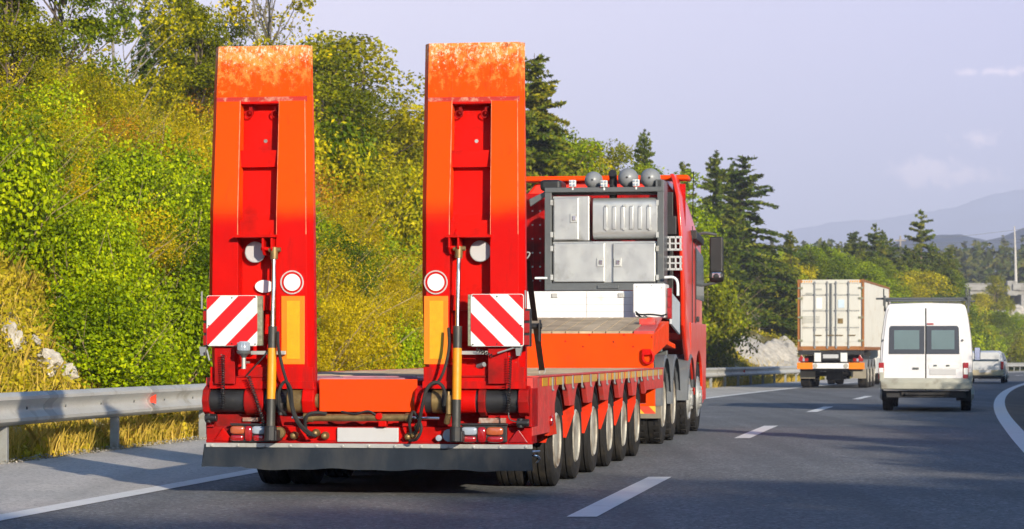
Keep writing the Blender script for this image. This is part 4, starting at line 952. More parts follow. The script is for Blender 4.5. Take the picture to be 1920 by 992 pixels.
# trailer chassis
mb = MB(); mb.box(-.45, .45, .2, 11.5, 1.05, 1.39); mb.box(-1.2, 1.2, .05, .3, 1.22, 1.39); mb.box(-1.2, 1.2, 2.9, 3.1, 1.2, 1.39); mb.box(-1.0, 1.0, .5, .6, .8, 1.2); mb.box(-1.15, 1.15, .25, .35, .62, .85)
mb.build('chassis', M['dark'], CT, bevel=.01)
mb = MB(); mb.box(-.66, .66, -.02, .1, .72, .92); mb.build('rear_bar', M['white'], CT, bevel=.01)
for s in (-1, 1):
    mb = MB(); mb.box(*sorted((s*.66, s*1.23)), -.03, .1, .70, .94); mb.build('orange_marker_board', M['amber_ret'], CT, bevel=.01)
    mb = MB(); mb.box(*sorted((s*.82, s*1.18)), -.03, .12, .98, 1.10); mb.prism([(s*.98, 1.09), (s*1.16, 1.09), (s*1.07, 1.24)], 'y', -.02, .0); tl = mb.build('rear_light', M['lens_red'], CT, bevel=.01)
    mb = MB(); mb.box(*sorted((s*.95, s*1.02)), -.036, -.031, .99, 1.09); mb.build('reversing_lens', M['lens_clear'], tl)
    mb = MB(); mb.box(*sorted((s*.36, s*.60)), -.02, .1, .97, 1.30); mb.build('white_rear_box', M['offwhite'], CT, bevel=.01)
    mb = MB(); mb.cyl((s*.56, -.045, .82), (s*.56, -.02, .82), .085, 16); mb.build('round_marker', mat('grey_disc', (.35, .33, .3), .5), CT, smooth=1)
    mb = MB(); mb.box(*sorted((s*.66, s*1.22)), .9, .93, .35, .75); mb.build('mud_flap', mat('beige_flap', (.25, .22, .17), .8), CT)
mb = MB(); mb.box(-.28, .28, -.01, .02, 1.10, 1.24); mb.build('number_plate', M['plate'], CT)
mb = MB(); mb.box(-.34, .34, .02, .06, 1.02, 1.28); mb.build('plate_holder', M['black'], CT)
for sg in (1, -1):
    w0 = wheel(CT, 1.24*sg, 1.6, .50, .36, sg, dual=False, rr=.29)
    for u in (2.95, 4.3):
        c = copy_tree(w0, CT); c.location.y = u
    for u in (1.6, 2.95, 4.3):
        mb = MB(); rings = [[(.85*sg, u+r*math.cos(R(a)), .5+r*math.sin(R(a))) if j < 2 else (1.25*sg, u+r*math.cos(R(a)), .5+r*math.sin(R(a))) for j, r in enumerate((.56, .575, .575, .56))] for a in range(160, 19, -20)]
        mb.loft(rings); mb.build('mudguard', M['mgrey'], CT, smooth=1)
    mb = MB(); mb.box(*sorted((1.16*sg, 1.2*sg)), 5.5, 9.0, .5, 1.1); mb.build('side_guard', M['offwhite'], CT, bevel=.01)
for u in (1.6, 2.95, 4.3):
    mb = MB(); mb.cyl((-1.1, u, .5), (1.1, u, .5), .08, 10); mb.box(-.3, .3, u-.2, u+.2, .3, .75); mb.build('axle', M['dark'], CT)
# its tractor in front
CK = empty('tractor_unit', (cxm, DY, gz(DY)), -th); tag(CK, 'white tractor unit almost hidden in front of the cream container', 'truck')
mb = MB(); mb.loft([[(-1.22, 12.9, 1.0), (1.25, 12.9, 1.0), (1.25, 12.9, 3.1), (1.15, 12.9, 3.6), (-1.15, 12.9, 3.6), (-1.22, 12.9, 3.1)], [(-1.22, 14.9, .5), (1.25, 14.9, .5), (1.25, 14.9, 2.6), (1.1, 14.6, 3.3), (-1.1, 14.6, 3.3), (-1.22, 14.9, 2.6)]]); mb.build('cab', M['white'], CK, bevel=.05, smooth=1)
mb = MB(); mb.box(-.45, .45, 10.6, 13.0, .7, 1.0); mb.build('chassis', M['dark'], CK)
for sg in (1, -1):
    wheel(CK, 1.22*sg, 11.2, .5, .3, sg, True); wheel(CK, 1.22*sg, 14.2, .5, .3, sg, False, style='hub')
    mb = MB(); mb.prism([(13.5, 2.0), (14.7, 2.0), (14.5, 2.7), (13.5, 2.8)], 'x', *sorted((1.24*sg, 1.262*sg))); mb.build('side_window', M['glass'], CK)

# ================================================================== van
VY = 51.8; vxm = (1736-CX)/F*VY; vth = math.atan(slopeX(52))
VN = empty('panel_van', (vxm, VY, gz(VY)), -vth); tag(VN, 'tall white van with dark rear windows and roof rack', 'van')
HW = .915; s_ = HW/.985
def ZV(y): return EYE-(y-HY)/F*VY-gz(VY)
def XV(x): return (x-1736)/F*VY/math.cos(vth)
def vring(u, k=1, dz=0, zb=None):
    zb = zb if zb is not None else .42
    pts = [(.86, zb), (.90, .62), (.925, .80), (.925, 1.15), (.900, 1.50), (.845, 1.90), (.805, 2.09), (.775, 2.155), (.70, 2.185)]
    pts = [(a*k, b+dz*(b > 1.2)*(b-1.2)) for a, b in pts]
    return [(-a, u, b) for a, b in pts]+[(0, u, pts[-1][1]+.02)]+[(a, u, b) for a, b in pts[::-1]]
mb = MB(); mb.loft([vring(.06, .985), vring(.11, .998), vring(.3), vring(1.5), vring(3.6), vring(4.1, .985, -.12), vring(4.7, .97, -.45), vring(5.3, .92, -.8)])
van = mb.build('body', M['vanwhite'], VN, smooth=1, bevel=.01)
# rear doors follow the slightly leaning back: flat panel in slices
def vd(x0, x1, y0, y1, u0, u1, name, m, parent=van, bevel=.01):
    mb = MB(); mb.box(XV(x0), XV(x1), u0, u1, ZV(y1), ZV(y0)); return mb.build(name, m, parent, bevel=bevel)
def vpoly(pts, u0, u1, name, m, parent=van, bevel=.012):
    mb = MB(); mb.prism([(XV(x), ZV(y)) for x, y in pts], 'y', u0, u1); return mb.build(name, m, parent, bevel=bevel)
vpoly([(1658, 732), (1734.5, 732), (1734.5, 578), (1668, 578), (1664, 590), (1658, 640), (1655, 690), (1655, 722)], .035, .07, 'rear_door', M['vanwhite'])
vpoly([(1736.5, 732), (1797, 732), (1803, 722), (1803, 690), (1800, 640), (1794, 590), (1790, 578), (1736.5, 578)], .035, .07, 'rear_door', M['vanwhite'])
vd(1734.3, 1736.7, 578, 732, .045, .07, 'door_seam', M['black'], bevel=0)
wg = glassy('van_glass', (.018, .028, .032), .05)
vpoly([(1668, 664), (1733.6, 664), (1733.6, 611), (1672, 611), (1669, 615)], .022, .036, 'rear_window', wg)
vpoly([(1736.4, 664), (1797, 664), (1796, 615), (1793, 611), (1736.4, 611)], .022, .036, 'rear_window', wg)
vd(1678, 1724, 619, 655, .0185, .0225, 'window_reflection_pane', glassy('van_inner_glass', (.10, .16, .165), .08))  # lighter sheet on each window, painted as the reflection in its glass
vd(1746, 1788, 619, 655, .0185, .0225, 'window_reflection_pane', glassy('van_glass_reflection_b', (.10, .16, .165), .08))
vd(1738, 1750, 606, 609, .02, .04, 'high_brake_light', M['lens_red'], bevel=.003)
for x0, x1 in ((1649.5, 1659.5), (1803.5, 1813.5)):
    l = vd(x0, x1, 680, 712, .02, .12, 'rear_light', M['lens_red']); vd(x0+1, x1-1, 690, 702, .012, .03, 'indicator_lens', M['offwhite'], l, .004)
vd(1712, 1723, 689, 693, .015, .04, 'door_handle', M['dgrey'], bevel=.004)
vd(1743, 1791, 692, 703, .022, .036, 'number_plate', M['plate'], bevel=.003)
vd(1741, 1796, 683, 691, .026, .036, 'plate_recess', M['offwhite'], bevel=.003)
for x in (1753, 1776): vd(x-3, x+3, 684, 687, .01, .03, 'plate_lamp', M['dgrey'], bevel=.002)
for x in (1657.5, 1802.5):
    mb = MB(); mb.cyl((XV(x), .01, ZV(638)), (XV(x), .05, ZV(638)), .022, 10); mb.build('door_hinge', M['dgrey'], van, smooth=1)
mb = MB(); mb.loft([[(-.92, .25, .45), (-.90, .0, .45), (0, -.05, .45), (.90, .0, .45), (.92, .25, .45)], [(-.935, .25, .60), (-.91, -.02, .60), (0, -.07, .60), (.91, -.02, .60), (.935, .25, .60)], [(-.93, .25, .68), (-.90, .02, .68), (0, -.02, .68), (.90, .02, .68), (.93, .25, .68)]])
for s in (-1, 1): mb.box(*sorted((s*.84, s*.935)), .0, .28, .60, .80)
mb.build('rear_bumper', mat('beige_grey_bumper', (.34, .34, .29), .6, dirt=.2), VN, bevel=.02, smooth=1)
mb = MB(); mb.box(-.80, .80, .2, 4.8, .28, .50); mb.box(-.5, .5, .15, .25, .33, .44); mb.cyl((-.4, .1, .36), (-.4, .5, .36), .03, 8); mb.cyl((-.9, 1.05, .33), (.9, 1.05, .33), .045, 8); mb.build('underbody', M['dark'], VN, bevel=.01)
for sg in (1, -1):
    for u in (1.05, 4.3): wheel(VN, .90*sg, u, .335, .215, sg, dual=False, rr=.20, style='hub', rimm=M['galv'])
    mb = MB(); mb.box(*sorted((.60*sg, .90*sg)), .55, .57, .22, .55); mb.build('mud_flap', M['rubber'], VN)
    if sg > 0: continue
    mb = MB(); mb.box(*sorted((.93*sg, 1.03*sg)), 3.75, 3.9, .98, 1.24); vm_ = mb.build('wing_mirror', M['black'], VN, bevel=.03)
    mb = MB(); mb.box(*sorted((.935*sg, 1.02*sg)), 3.742, 3.749, 1.0, 1.22); mb.build('mirror_glass', mat('mirror_silver', (.75, .8, .85), .03, 1), vm_)
# right mirror reads large and bright in the photo: it is the far one on a longer arm
mb = MB(); mb.box(.955, 1.09, 3.76, 3.9, 1.02, 1.31); mm = mb.build('wing_mirror', M['dgrey'], VN, bevel=.05, seg=3)
mb = MB(); mb.box(.97, 1.075, 3.752, 3.759, 1.035, 1.295); mb.build('mirror_glass', mat('mirror_silver_b', (.62, .70, .80), .05, 1), mm)
mb = MB()
for u in (.5, 2.6): mb.cyl((-.90, u, 2.30), (.90, u, 2.30), .022, 8); mb.cyl((-.82, u, 2.245), (.82, u, 2.245), .012, 8)
for s in (-1, 1): mb.cyl((s*.84, .3, 2.31), (s*.84, 3.6, 2.31), .02, 8)
for u in (.45, .55, 2.6):
    for s in (-1, 1):
        mb.cyl((s*.84, u, 2.04), (s*.84, u, 2.36), .018, 6)
for s, x in ((-1, -.86), (1, .80), (1, .87)): mb.cyl((x, .45, 2.15), (x, .45, 2.50), .015, 6)
mb.cyl((-1.02, .5, 2.30), (-.8, .5, 2.30), .02, 6); mb.cyl((.8, .5, 2.24), (.98, .5, 2.24), .02, 6)
mb.build('roof_rack', M['dgrey'], VN, smooth=1)

# ================================================================== small estate car
EY = 112.6; ex = (1847-CX)/F*EY; eth = math.atan(slopeX(114))
EC = empty('estate_car', (ex, EY, gz(EY)), -eth); tag(EC, 'small white estate car half hidden beyond the van', 'car')
def er(u, w, zb, sh, rf, rw):
    p = [(w*.94, zb), (w, zb+.18), (w, sh-.12), (w*.97, sh), (rw, rf-.06), (rw*.86, rf)]
    return [(-a, u, b) for a, b in p]+[(a, u, b) for a, b in p[::-1]]
mb = MB(); mb.loft([er(.05, .80, .32, .92, 1.36, .60), er(.35, .83, .30, .94, 1.42, .66), er(1.4, .84, .30, .95, 1.44, .67), er(2.7, .84, .30, .95, 1.40, .66), er(3.4, .83, .30, .94, .98, .75), er(4.3, .78, .32, .80, .84, .68)])
ec = mb.build('body', mat('silver_white_paint', (.52, .53, .54), .35, 0, .3), EC, smooth=1, bevel=.02)
mb = MB(); mb.loft([[(-.60, .02, .98), (.60, .02, .98), (.53, .14, 1.32), (-.53, .14, 1.32)], [(-.60, .10, .98), (.60, .10, .98), (.53, .30, 1.32), (-.53, .30, 1.32)]]); mb.build('rear_window', M['glass'], ec)
for sg in (1, -1):
    mb = MB(); mb.loft([[(.80*sg, .5, .98), (.80*sg, 3.0, .98), (.69*sg, 2.6, 1.34), (.69*sg, .6, 1.34)], [(.825*sg, .5, .98), (.825*sg, 3.0, .98), (.70*sg, 2.6, 1.34), (.70*sg, .6, 1.34)]]); mb.build('side_window', M['glass'], ec)
    mb = MB(); mb.box(*sorted((.68*sg, .80*sg)), .0, .2, .62, .96); mb.build('rear_light', M['lens_red'], ec, bevel=.01)
    for u in (.85, 3.4): wheel(EC, .83*sg, u, .29, .18, sg, dual=False, rr=.18, style='hub', rimm=M['galv'])
    mb = MB(); mb.box(*sorted((.84*sg, .98*sg)), 2.6, 2.7, .95, 1.08); mb.build('wing_mirror', M['black'], EC, bevel=.02)
mb = MB(); mb.box(-.80, .80, -.04, .2, .34, .60); mb.build('rear_bumper', mat('dusty_beige_bumper', (.42, .36, .24), .6), EC, bevel=.04)
mb = MB(); mb.box(-.7, .7, .1, 4.0, .20, .34); mb.build('underbody', M['dark'], EC)
mb = MB(); mb.box(-.26, .26, -.055, -.041, .48, .59); mb.build('number_plate', M['plate'], EC)
# ================================================================== guard rail
def railX(y): return dashX(y)+(E_RAIL+.10)/math.cos(math.atan(slopeX(y)))
GR = empty('guard_rail', (railX(30), 30, 0)); tag(GR, 'galvanised steel crash barrier with posts along the left shoulder', 'barrier')
yy = np.concatenate([np.arange(6, 120, 1.5), np.arange(120, 330, 4.)])
prof = [(0, .745), (.035, .735), (.075, .70), (.08, .665), (.03, .62), (.005, .585), (.005, .545), (.03, .51), (.08, .465), (.075, .43), (.035, .395), (0, .385), (-.004, .385), (-.004, .745)]
rings = []
for y in yy:
    a = math.atan(slopeX(y)); rings.append([(railX(y)-railX(30)+p*math.cos(a), y-30-p*math.sin(a), gz(y)+z) for p, z in prof])
mb = MB(); mb.loft(rings); mb.build('rail', mat('galvanised_rail', (.52, .51, .47), .5, .35, 0, .10, 1.2, .12, (.30, .27, .20), 2.5, bump=.04), GR, smooth=1)
mb = MB(); mb.box(-.05, .05, -.03, .03, -.4, .70); mb.box(-.05, .05, .026, .03, -.4, .70); 
post = mb.build('post', mat('zinc_post', (.30, .31, .31), .55, .4, 0, .15, 5, .2, (.2, .17, .13), 6), GR, bevel=.006)
p0 = 27.7; first = True
y = p0-3.8*4
while y < 300:
    o = post if first else post.copy()
    if not first: COL.objects.link(o); o.parent = GR
    first = False
    a = math.atan(slopeX(y)); o.location = (railX(y)-railX(30)-.065, y-30, gz(y)); o.rotation_euler = (0, 0, -a); y += 3.8
lapm = None; y = p0-3.8*3+1.2
while y < 120:
    rr_l = []
    for q in (-.14, .14):
        a = math.atan(slopeX(y+q)); rr_l.append([(railX(y+q)-railX(30)+(p+.004 if p > 0 else p+.002)*math.cos(a), y+q-30-p*math.sin(a), gz(y+q)+z) for p, z in prof])
    mb = MB(); mb.loft(rr_l); lapm = mb.build('rail_lap', lapm or mat('rail_lap_zinc', (.42, .41, .38), .5, .4, 0, .15, 3, .3, (.25, .2, .13), 4), GR, smooth=1).data.materials[0]; y += 3.8
for y in (32.7, 44.7, 56.7, 80.7, 104.7):
    a = math.atan(slopeX(y)); mb = MB(); mb.prism([(.0, .60), (.075, .64), (.075, .52), (.0, .54)], 'y', -.012, .012); o = mb.build('red_reflector', mat('red_reflector', (.75, .05, .02), .35) if y < 33 else o.data.materials[0], GR, loc=(railX(y)-railX(30)+.01, y-30, gz(y)), rot=(0, 0, -a))
mb = MB()
for y in np.arange(24.4, 70, 1.27):
    a = math.atan(slopeX(y)); x = railX(y)-railX(30); mb.lathe([(0, .018), (.012, .016), (.018, .001)], 'x', (x+.006, y-30, gz(y)+.565), 10)
mb.build('rail_bolts', M['dgrey'], GR)

# ================================================================== foliage
def leaf_mat(name, cols, trans=.24, rough=.5, patch=None):
    m = bpy.data.materials.new(name); m.use_nodes = True; t = m.node_tree; b = t.nodes['Principled BSDF']
    g = N(t, 'ShaderNodeNewGeometry'); oi = N(t, 'ShaderNodeObjectInfo')
    n = N(t, 'ShaderNodeTexNoise'); n.inputs['Scale'].default_value = .75; n.inputs['Detail'].default_value = 4; t.links.new(g.outputs['Position'], n.inputs[0])
    f = math_n(t, 'ADD', math_n(t, 'MULTIPLY', g.outputs['Random Per Island'], .50), math_n(t, 'MULTIPLY', mapr(t, n.outputs[0], .3, .7), .38))
    f = math_n(t, 'ADD', f, math_n(t, 'MULTIPLY', oi.outputs['Random'], .22))
    r = N(t, 'ShaderNodeValToRGB'); t.links.new(f, r.inputs[0]); e = r.color_ramp.elements
    e[0].position = .08; e[0].color = (*cols[0], 1); e[1].position = .98; e[1].color = (*cols[-1], 1)
    for i, c in enumerate(cols[1:-1]): x = e.new(.08+.9*(i+1)/(len(cols)-1)); x.color = (*c, 1)
    t.links.new(r.outputs[0], b.inputs['Base Color']); b.inputs['Roughness'].default_value = rough; b.inputs['Specular IOR Level'].default_value = .08
    tr = N(t, 'ShaderNodeBsdfTranslucent'); t.links.new(r.outputs[0], tr.inputs[0]); mx = N(t, 'ShaderNodeMixShader'); mx.inputs[0].default_value = trans
    t.links.new(b.outputs[0], mx.inputs[1]); t.links.new(tr.outputs[0], mx.inputs[2]); t.links.new(mx.outputs[0], t.nodes['Material Output'].inputs[0])
    return m
LM = {
 'green': leaf_mat('green_leaves', [(0.046, 0.084, 0.001), (0.136, 0.205, 0.002), (0.301, 0.389, 0.002), (0.612, 0.639, 0.005)]),
 'olive': leaf_mat('olive_leaves', [(0.065, 0.086, 0.001), (0.226, 0.225, 0.002), (0.498, 0.431, 0.004), (0.884, 0.653, 0.007)]),
 'yellow': leaf_mat('yellow_leaves', [(0.105, 0.101, 0.001), (0.299, 0.238, 0.002), (0.557, 0.406, 0.004), (0.728, 0.548, 0.006)]),
 'rust': leaf_mat('rusty_leaves', [(0.105, 0.075, 0.002), (0.323, 0.173, 0.005), (0.613, 0.274, 0.009), (0.929, 0.348, 0.012)]),
 'dark': leaf_mat('dark_leaves', [(0.023, 0.046, 0.001), (0.064, 0.106, 0.002), (0.151, 0.200, 0.004), (0.306, 0.327, 0.006)]),
 'ytree': leaf_mat('turning_leaves', [(0.046, 0.062, 0.002), (0.120, 0.144, 0.003), (0.255, 0.261, 0.004), (0.480, 0.395, 0.008)]),
 'spruce': leaf_mat('spruce_needles', [(0.020, 0.047, 0.005), (0.061, 0.097, 0.008), (0.139, 0.167, 0.011), (0.348, 0.300, 0.016)], .15, .6),
 'grass': leaf_mat('dry_grass', [(0.251, 0.210, 0.023), (0.533, 0.391, 0.059), (0.778, 0.532, 0.105), (0.778, 0.673, 0.199)], .3),
 'weed': leaf_mat('low_weeds', [(0.127, 0.147, 0.007), (0.337, 0.293, 0.012), (0.587, 0.454, 0.024), (0.695, 0.532, 0.048)], .3),
}
BARK = mat('bark', (.14, .105, .075), .9, var=.3, vscale=8, bump=.6, bscale=30, stretch=(1, 1, .25)); BIRCH = mat('pale_bark', (.20, .18, .15), .8, var=.25, vscale=6)
TWIG = mat('dry_twig', (.30, .22, .13), .9, var=.3, vscale=5)
def leaves(C, size, nrm=None, rng=RNG, aspect=.55, up=.25):
    """rhombic leaves at the points C"""
    n = len(C); a = rng.normal(0, 1, (n, 3))
    if nrm is not None: a = a*.75+nrm*1.0
    a[:, 2] += up; a /= np.linalg.norm(a, axis=1)[:, None]
    b = rng.normal(0, 1, (n, 3)); b[:, 2] -= .3; b -= a*(a*b).sum(1)[:, None]; b /= np.linalg.norm(b, axis=1)[:, None]; c = np.cross(a, b)
    s = (size*rng.uniform(.6, 1.4, n))[:, None]
    v = np.stack([C-b*s, C+c*s*aspect-b*s*.1, C+b*s*1.0+a*s*.12, C-c*s*aspect-b*s*.1], 1).reshape(-1, 3)
    return v, np.arange(n*4).reshape(n, 4)
def blob_points(n, lobes, rng, shell=.62, cut=-.5):
    """points in the outer shell of several ellipsoidal lobes"""
    L = np.array(lobes, dtype=float); w = (L[:, 3]*L[:, 4]*L[:, 5])**(2/3); k = rng.choice(len(L), n, p=w/w.sum())
    d = rng.normal(0, 1, (n, 3)); d /= np.linalg.norm(d, axis=1)[:, None]
    bump_ = 1+.24*np.sin(d[:, 0]*7+k*1.7)*np.sin(d[:, 1]*8+k)+.20*np.sin(d[:, 2]*9+k*2.3+d[:, 0]*5)
    r = (shell+(1-shell)*rng.uniform(0, 1, n)**.6)*bump_
    P = L[k, :3]+d*L[k, 3:6]*r[:, None]; keep = P[:, 2] > cut
    return P[keep], d[keep]
def clumped(P, rng, n_clump, spread):
    """pull points towards clump centres so gaps stay between them"""
    idx = rng.choice(len(P), n_clump); Cc = P[idx]; k = rng.integers(0, n_clump, len(P)); return Cc[k]+rng.normal(0, spread, P.shape)*np.array([1, 1, .7]), k
def shrub_mesh(name, r, h, n, size, m, seed, aspect=.6, twigs=10):
    rng = np.random.default_rng(seed); lobes = [(0, 0, h*.42, r*.8, r*.8, h*.5)]
    for i in range(7):
        a = rng.uniform(0, 2*math.pi); d = r*rng.uniform(.35, .7); s = rng.uniform(.35, .6); lobes.append((d*math.cos(a), d*math.sin(a), h*rng.uniform(.2, .75), r*s, r*s, h*s*.75))
    P, d = blob_points(n, lobes, rng); idx = rng.choice(len(P), max(20, n//70)); Cc = P[idx]; Dn = d[idx]; k = rng.integers(0, len(Cc), n*2//3)
    Q = Cc[k]+rng.normal(0, r*.085, (len(k), 3)); P = np.concatenate([P[:n//3], Q]); d = np.concatenate([d[:n//3], Dn[k]])
    # shoots standing out of the top
    S = []; SD = []
    for i in range(twigs):
        c = lobes[rng.integers(0, len(lobes))]; b0 = np.array([c[0], c[1], c[2]+c[5]*.8]); dr = np.array([rng.normal(0, .35), rng.normal(0, .35), 1.0]); dr /= np.linalg.norm(dr); L = rng.uniform(.25, .6)*h*.5
        tt = rng.uniform(0, 1, 30); S.append(b0+dr*(tt*L)[:, None]+rng.normal(0, .04*r, (30, 3))); SD.append(np.repeat(dr[None], 30, 0)*.3)
    if S: P = np.concatenate([P]+S); d = np.concatenate([d]+SD)
    v, f = leaves(P, size, d, rng, aspect); nl = len(f); sv = []
    for i in range(20):
        a = rng.uniform(0, 2*math.pi); q0 = np.array([r*.35*math.cos(a), r*.35*math.sin(a), h*.1]); dr = np.array([math.cos(a)*rng.uniform(.3, 1), math.sin(a)*rng.uniform(.3, 1), rng.uniform(.5, 1.2)]); L = h*rng.uniform(.55, .95); dr = dr/np.linalg.norm(dr)
        q1 = q0+dr*L*.6; q2 = q1+(dr+np.array([rng.normal(0, .25), rng.normal(0, .25), -.1]))*L*.5; w = rng.uniform(.006, .012); pn = np.array([-math.sin(a), math.cos(a), 0])*w; up_ = np.array([0, 0, w])
        for e_ in (pn, up_): sv += [q0-e_, q0+e_, q1+e_*.8, q1-e_*.8, q1-e_*.8, q1+e_*.8, q2+e_*.3, q2-e_*.3]
    sv = np.array(sv); f2 = np.arange(len(sv)).reshape(-1, 4)+len(v); me = fast_mesh(name, np.concatenate([v, sv]), np.concatenate([f, f2]), [m, TWIG], link=False)
    me.polygons.foreach_set('material_index', np.concatenate([np.zeros(nl, dtype=np.int32), np.ones(len(f2), dtype=np.int32)])); return me
def obj(name, me, loc=(0, 0, 0), rz=0, sc=(1, 1, 1), parent=None):
    o = bpy.data.objects.new(name, me); COL.objects.link(o); o.location = loc; o.rotation_euler = (0, 0, rz); o.scale = sc; o.parent = parent; return o

# -- bank shrubs
NEAR = [(k, shrub_mesh('shrub', 1.5, 2.0, n, sz, LM[k], 20+i, asp)) for i, (k, n, sz, asp) in enumerate([('green', 15000, .032, .75), ('green', 13000, .037, .8), ('olive', 17000, .026, .5), ('yellow', 16000, .027, .5), ('rust', 16000, .025, .5), ('olive', 15000, .031, .6), ('dark', 13000, .036, .7)])]
FAR = [(k, shrub_mesh('shrub', 1.7, 2.3, n, sz, LM[k], 50+i, asp)) for i, (k, n, sz, asp) in enumerate([('green', 8000, .060, .7), ('olive', 8000, .056, .6), ('ytree', 8000, .056, .6), ('dark', 7500, .062, .7), ('olive', 8000, .052, .5), ('green', 7500, .064, .7), ('rust', 7000, .05, .5)])]
TXT = {'green': 'green leafy shrub', 'olive': 'olive green shrub', 'yellow': 'yellowing shrub', 'rust': 'rusty brown tinged shrub', 'dark': 'dark green shrub'}
def pix(X, Y, Z): return CX+F*X/Y, HY-F*(Z-EYE)/Y
rs = random.Random(5); placed = []; cnt = 0
def zone_kind(x, y, rnd):
    """kinds grow in drifts, as on the real bank"""
    d = dashX(y)+E_RAIL-x; q = nzz(x*.55+3, y*.42)+.5*rnd.uniform(-1, 1)
    if d < 4.6 and 31 < y < 46: return 'green' if q < .45 else 'dark' if q < .7 else 'yellow'
    if y < 62:
        return 'rust' if q < -.62 else 'olive' if q < -.05 else 'yellow' if q < .40 else 'green' if q < .75 else 'dark'
    if d < 4: return 'yellow' if q < -.35 else 'green' if q < .6 else 'olive'
    return 'rust' if q < -.8 else 'yellow' if q < -.25 else 'olive' if q < .45 else 'dark' if q < .7 else 'green'
tries = 0
while tries < 9000 and cnt < 290:
    tries += 1
    Y = rs.uniform(26, 150); d = rs.uniform(.9, 12); e = E_RAIL-d
    r0 = 1.0 if Y < 60 else 1.35 if Y < 90 else 1.7
    if d < r0*1.15+.2: continue
    X = dashX(Y)+e; Z = height(X, Y); px_, py_ = pix(X, Y, Z)
    if px_ < -190 or px_ > 1560: continue
    if Y < 36.5 and d < 3.4 and px_ < 175: continue                # rocky grass patch by the barrier
    if 110 < Y < 150 and d < 5.8: continue                 # bare limestone slope
    if Y > 118 and d < 4: continue
    if d > 1.25*bankH(Y)+2: continue
    if any((X-a)**2+(Y-b)**2 < (r0*1.02)**2 for a, b in placed): continue
    placed.append((X, Y)); kd = zone_kind(X, Y, rs)
    if px_ > 500 and kd == 'rust' and rs.random() < .5: kd = 'yellow'
    pool = [m for k, m in (NEAR if Y < 62 else FAR) if k == kd or (k == 'ytree' and kd == 'yellow')]; me = rs.choice(pool)
    s = r0/1.35*rs.uniform(.85, 1.2); o = obj('shrub', me, (X, Y, Z-.25*s), rs.uniform(0, 6.3), (s, s, s*rs.uniform(.8, 1.25)))
    wh = 'low behind the barrier' if d < 3.2 else 'half way up the bank' if d < 6.5 else 'along the bank top'
    ar = 'at the left picture edge' if px_ < 95 else 'left of the striped board' if px_ < 210 else 'beside the left ramp' if px_ < 390 else 'behind the left ramp' if px_ < 592 else 'between the two ramps' if px_ < 790 else 'behind the right ramp' if px_ < 1000 else 'behind the cab' if px_ < 1330 else 'between cab and container'
    tag(o, f'{TXT[kd]} {wh}, {ar}', 'shrub', f'{TXT[kd]}s {wh}, {ar}'); cnt += 1
# right hand bank, outside the picture, whose shrubs shade the road edge
for i in range(96):
    Y = 17+i*1.0
    X = dashX(Y)+rs.uniform(9.2, 9.9); o = obj('shrub', rs.choice(FAR)[1], (X, Y, height(X, Y)-.2), rs.uniform(0, 6), (1.0, 1.0, rs.uniform(.68, .80)))
    tag(o, 'low shrub on the bank along the right edge of the road', 'shrub', 'shrubs on the right bank')

# -- ground cover
def scatter_cards(name, n, fn, size, m, blades=False, seed=3):
    rng = np.random.default_rng(seed); P = []; 
    while len(P) < n:
        q = fn(rng)
        if q is not None: P.append(q)
    P = np.array(P)
    if blades:
        nn_ = len(P); h = size*rng.uniform(.5, 1.5, nn_); a = rng.uniform(0, 2*math.pi, nn_); lean = rng.normal(0, .35, (nn_, 2)); w = .006+.0*h
        dx = np.stack([np.cos(a)*w, np.sin(a)*w, 0*a], 1); tip = P+np.stack([lean[:, 0]*h, lean[:, 1]*h, h], 1); mid = P+np.stack([lean[:, 0]*h*.35, lean[:, 1]*h*.35, h*.55], 1)
        v = np.stack([P-dx, P+dx, mid+dx*.8, tip, mid-dx*.8], 1).reshape(-1, 3); f = np.arange(nn_*5).reshape(nn_, 5)
    else: v, f = leaves(P, size, None, rng, .6, .6)
    return tag(fast_mesh(name, v, f, m), kind='stuff')
def f_grass(rng):
    y = rng.uniform(21, 62) if rng.random() < .8 else rng.uniform(62, 130); d = rng.gamma(1.6, .38)+.05
    if math.sin(y*2.1)+math.sin(y*5.3+d*3) < -1.0: return None
    x = dashX(y)+E_RAIL-.15-d; return (x, y, height(x, y)-.01)
scatter_cards('dry_grass', 38000, f_grass, .30, LM['grass'], True)
def f_weed(rng):
    y = rng.uniform(23, 48); d = rng.uniform(.25, 6)
    if d > 4.5 and y > 40: return None
    x = dashX(y)+E_RAIL-d
    if nzz(x*1.9+2, y*1.7)+.5*nzz(x*5, y*4.3) > .55+.3*rng.random(): return None
    return (x, y, height(x, y)+abs(rng.normal(0, .10+.05*nzz(x*3, y*3)))+.01)
scatter_cards('low_weeds', 95000, f_weed, .040, LM['weed'], seed=4)
def f_weed2(rng):
    y = rng.uniform(48, 160); d = rng.uniform(.4, 9); x = dashX(y)+E_RAIL-d
    if nzz(x*.9+2, y*.7) > .45 or (117 < y < 142 and 1.0 < d < 4.6): return None
    return (x, y, height(x, y)+abs(rng.normal(0, .16)))
scatter_cards('bank_weeds', 45000, f_weed2, .07, LM['weed'], seed=5)
def f_tall(rng):
    y = rng.uniform(24, 46); d = rng.uniform(.6, 3.5); x = dashX(y)+E_RAIL-d
    if math.sin(y*1.3+1)*math.sin(d*2.1+y) < .25: return None
    return (x, y, height(x, y)-.02)
scatter_cards('tall_dry_grass', 2200, f_tall, .30, LM['grass'], True, 6)
def f_right(rng):
    y = rng.uniform(30, 120); e = 4.7+rng.gamma(2, .5); x = dashX(y)+e; return (x, y, height(x, y))
scatter_cards('verge_grass', 12000, f_right, .16, LM['grass'], True, 8)

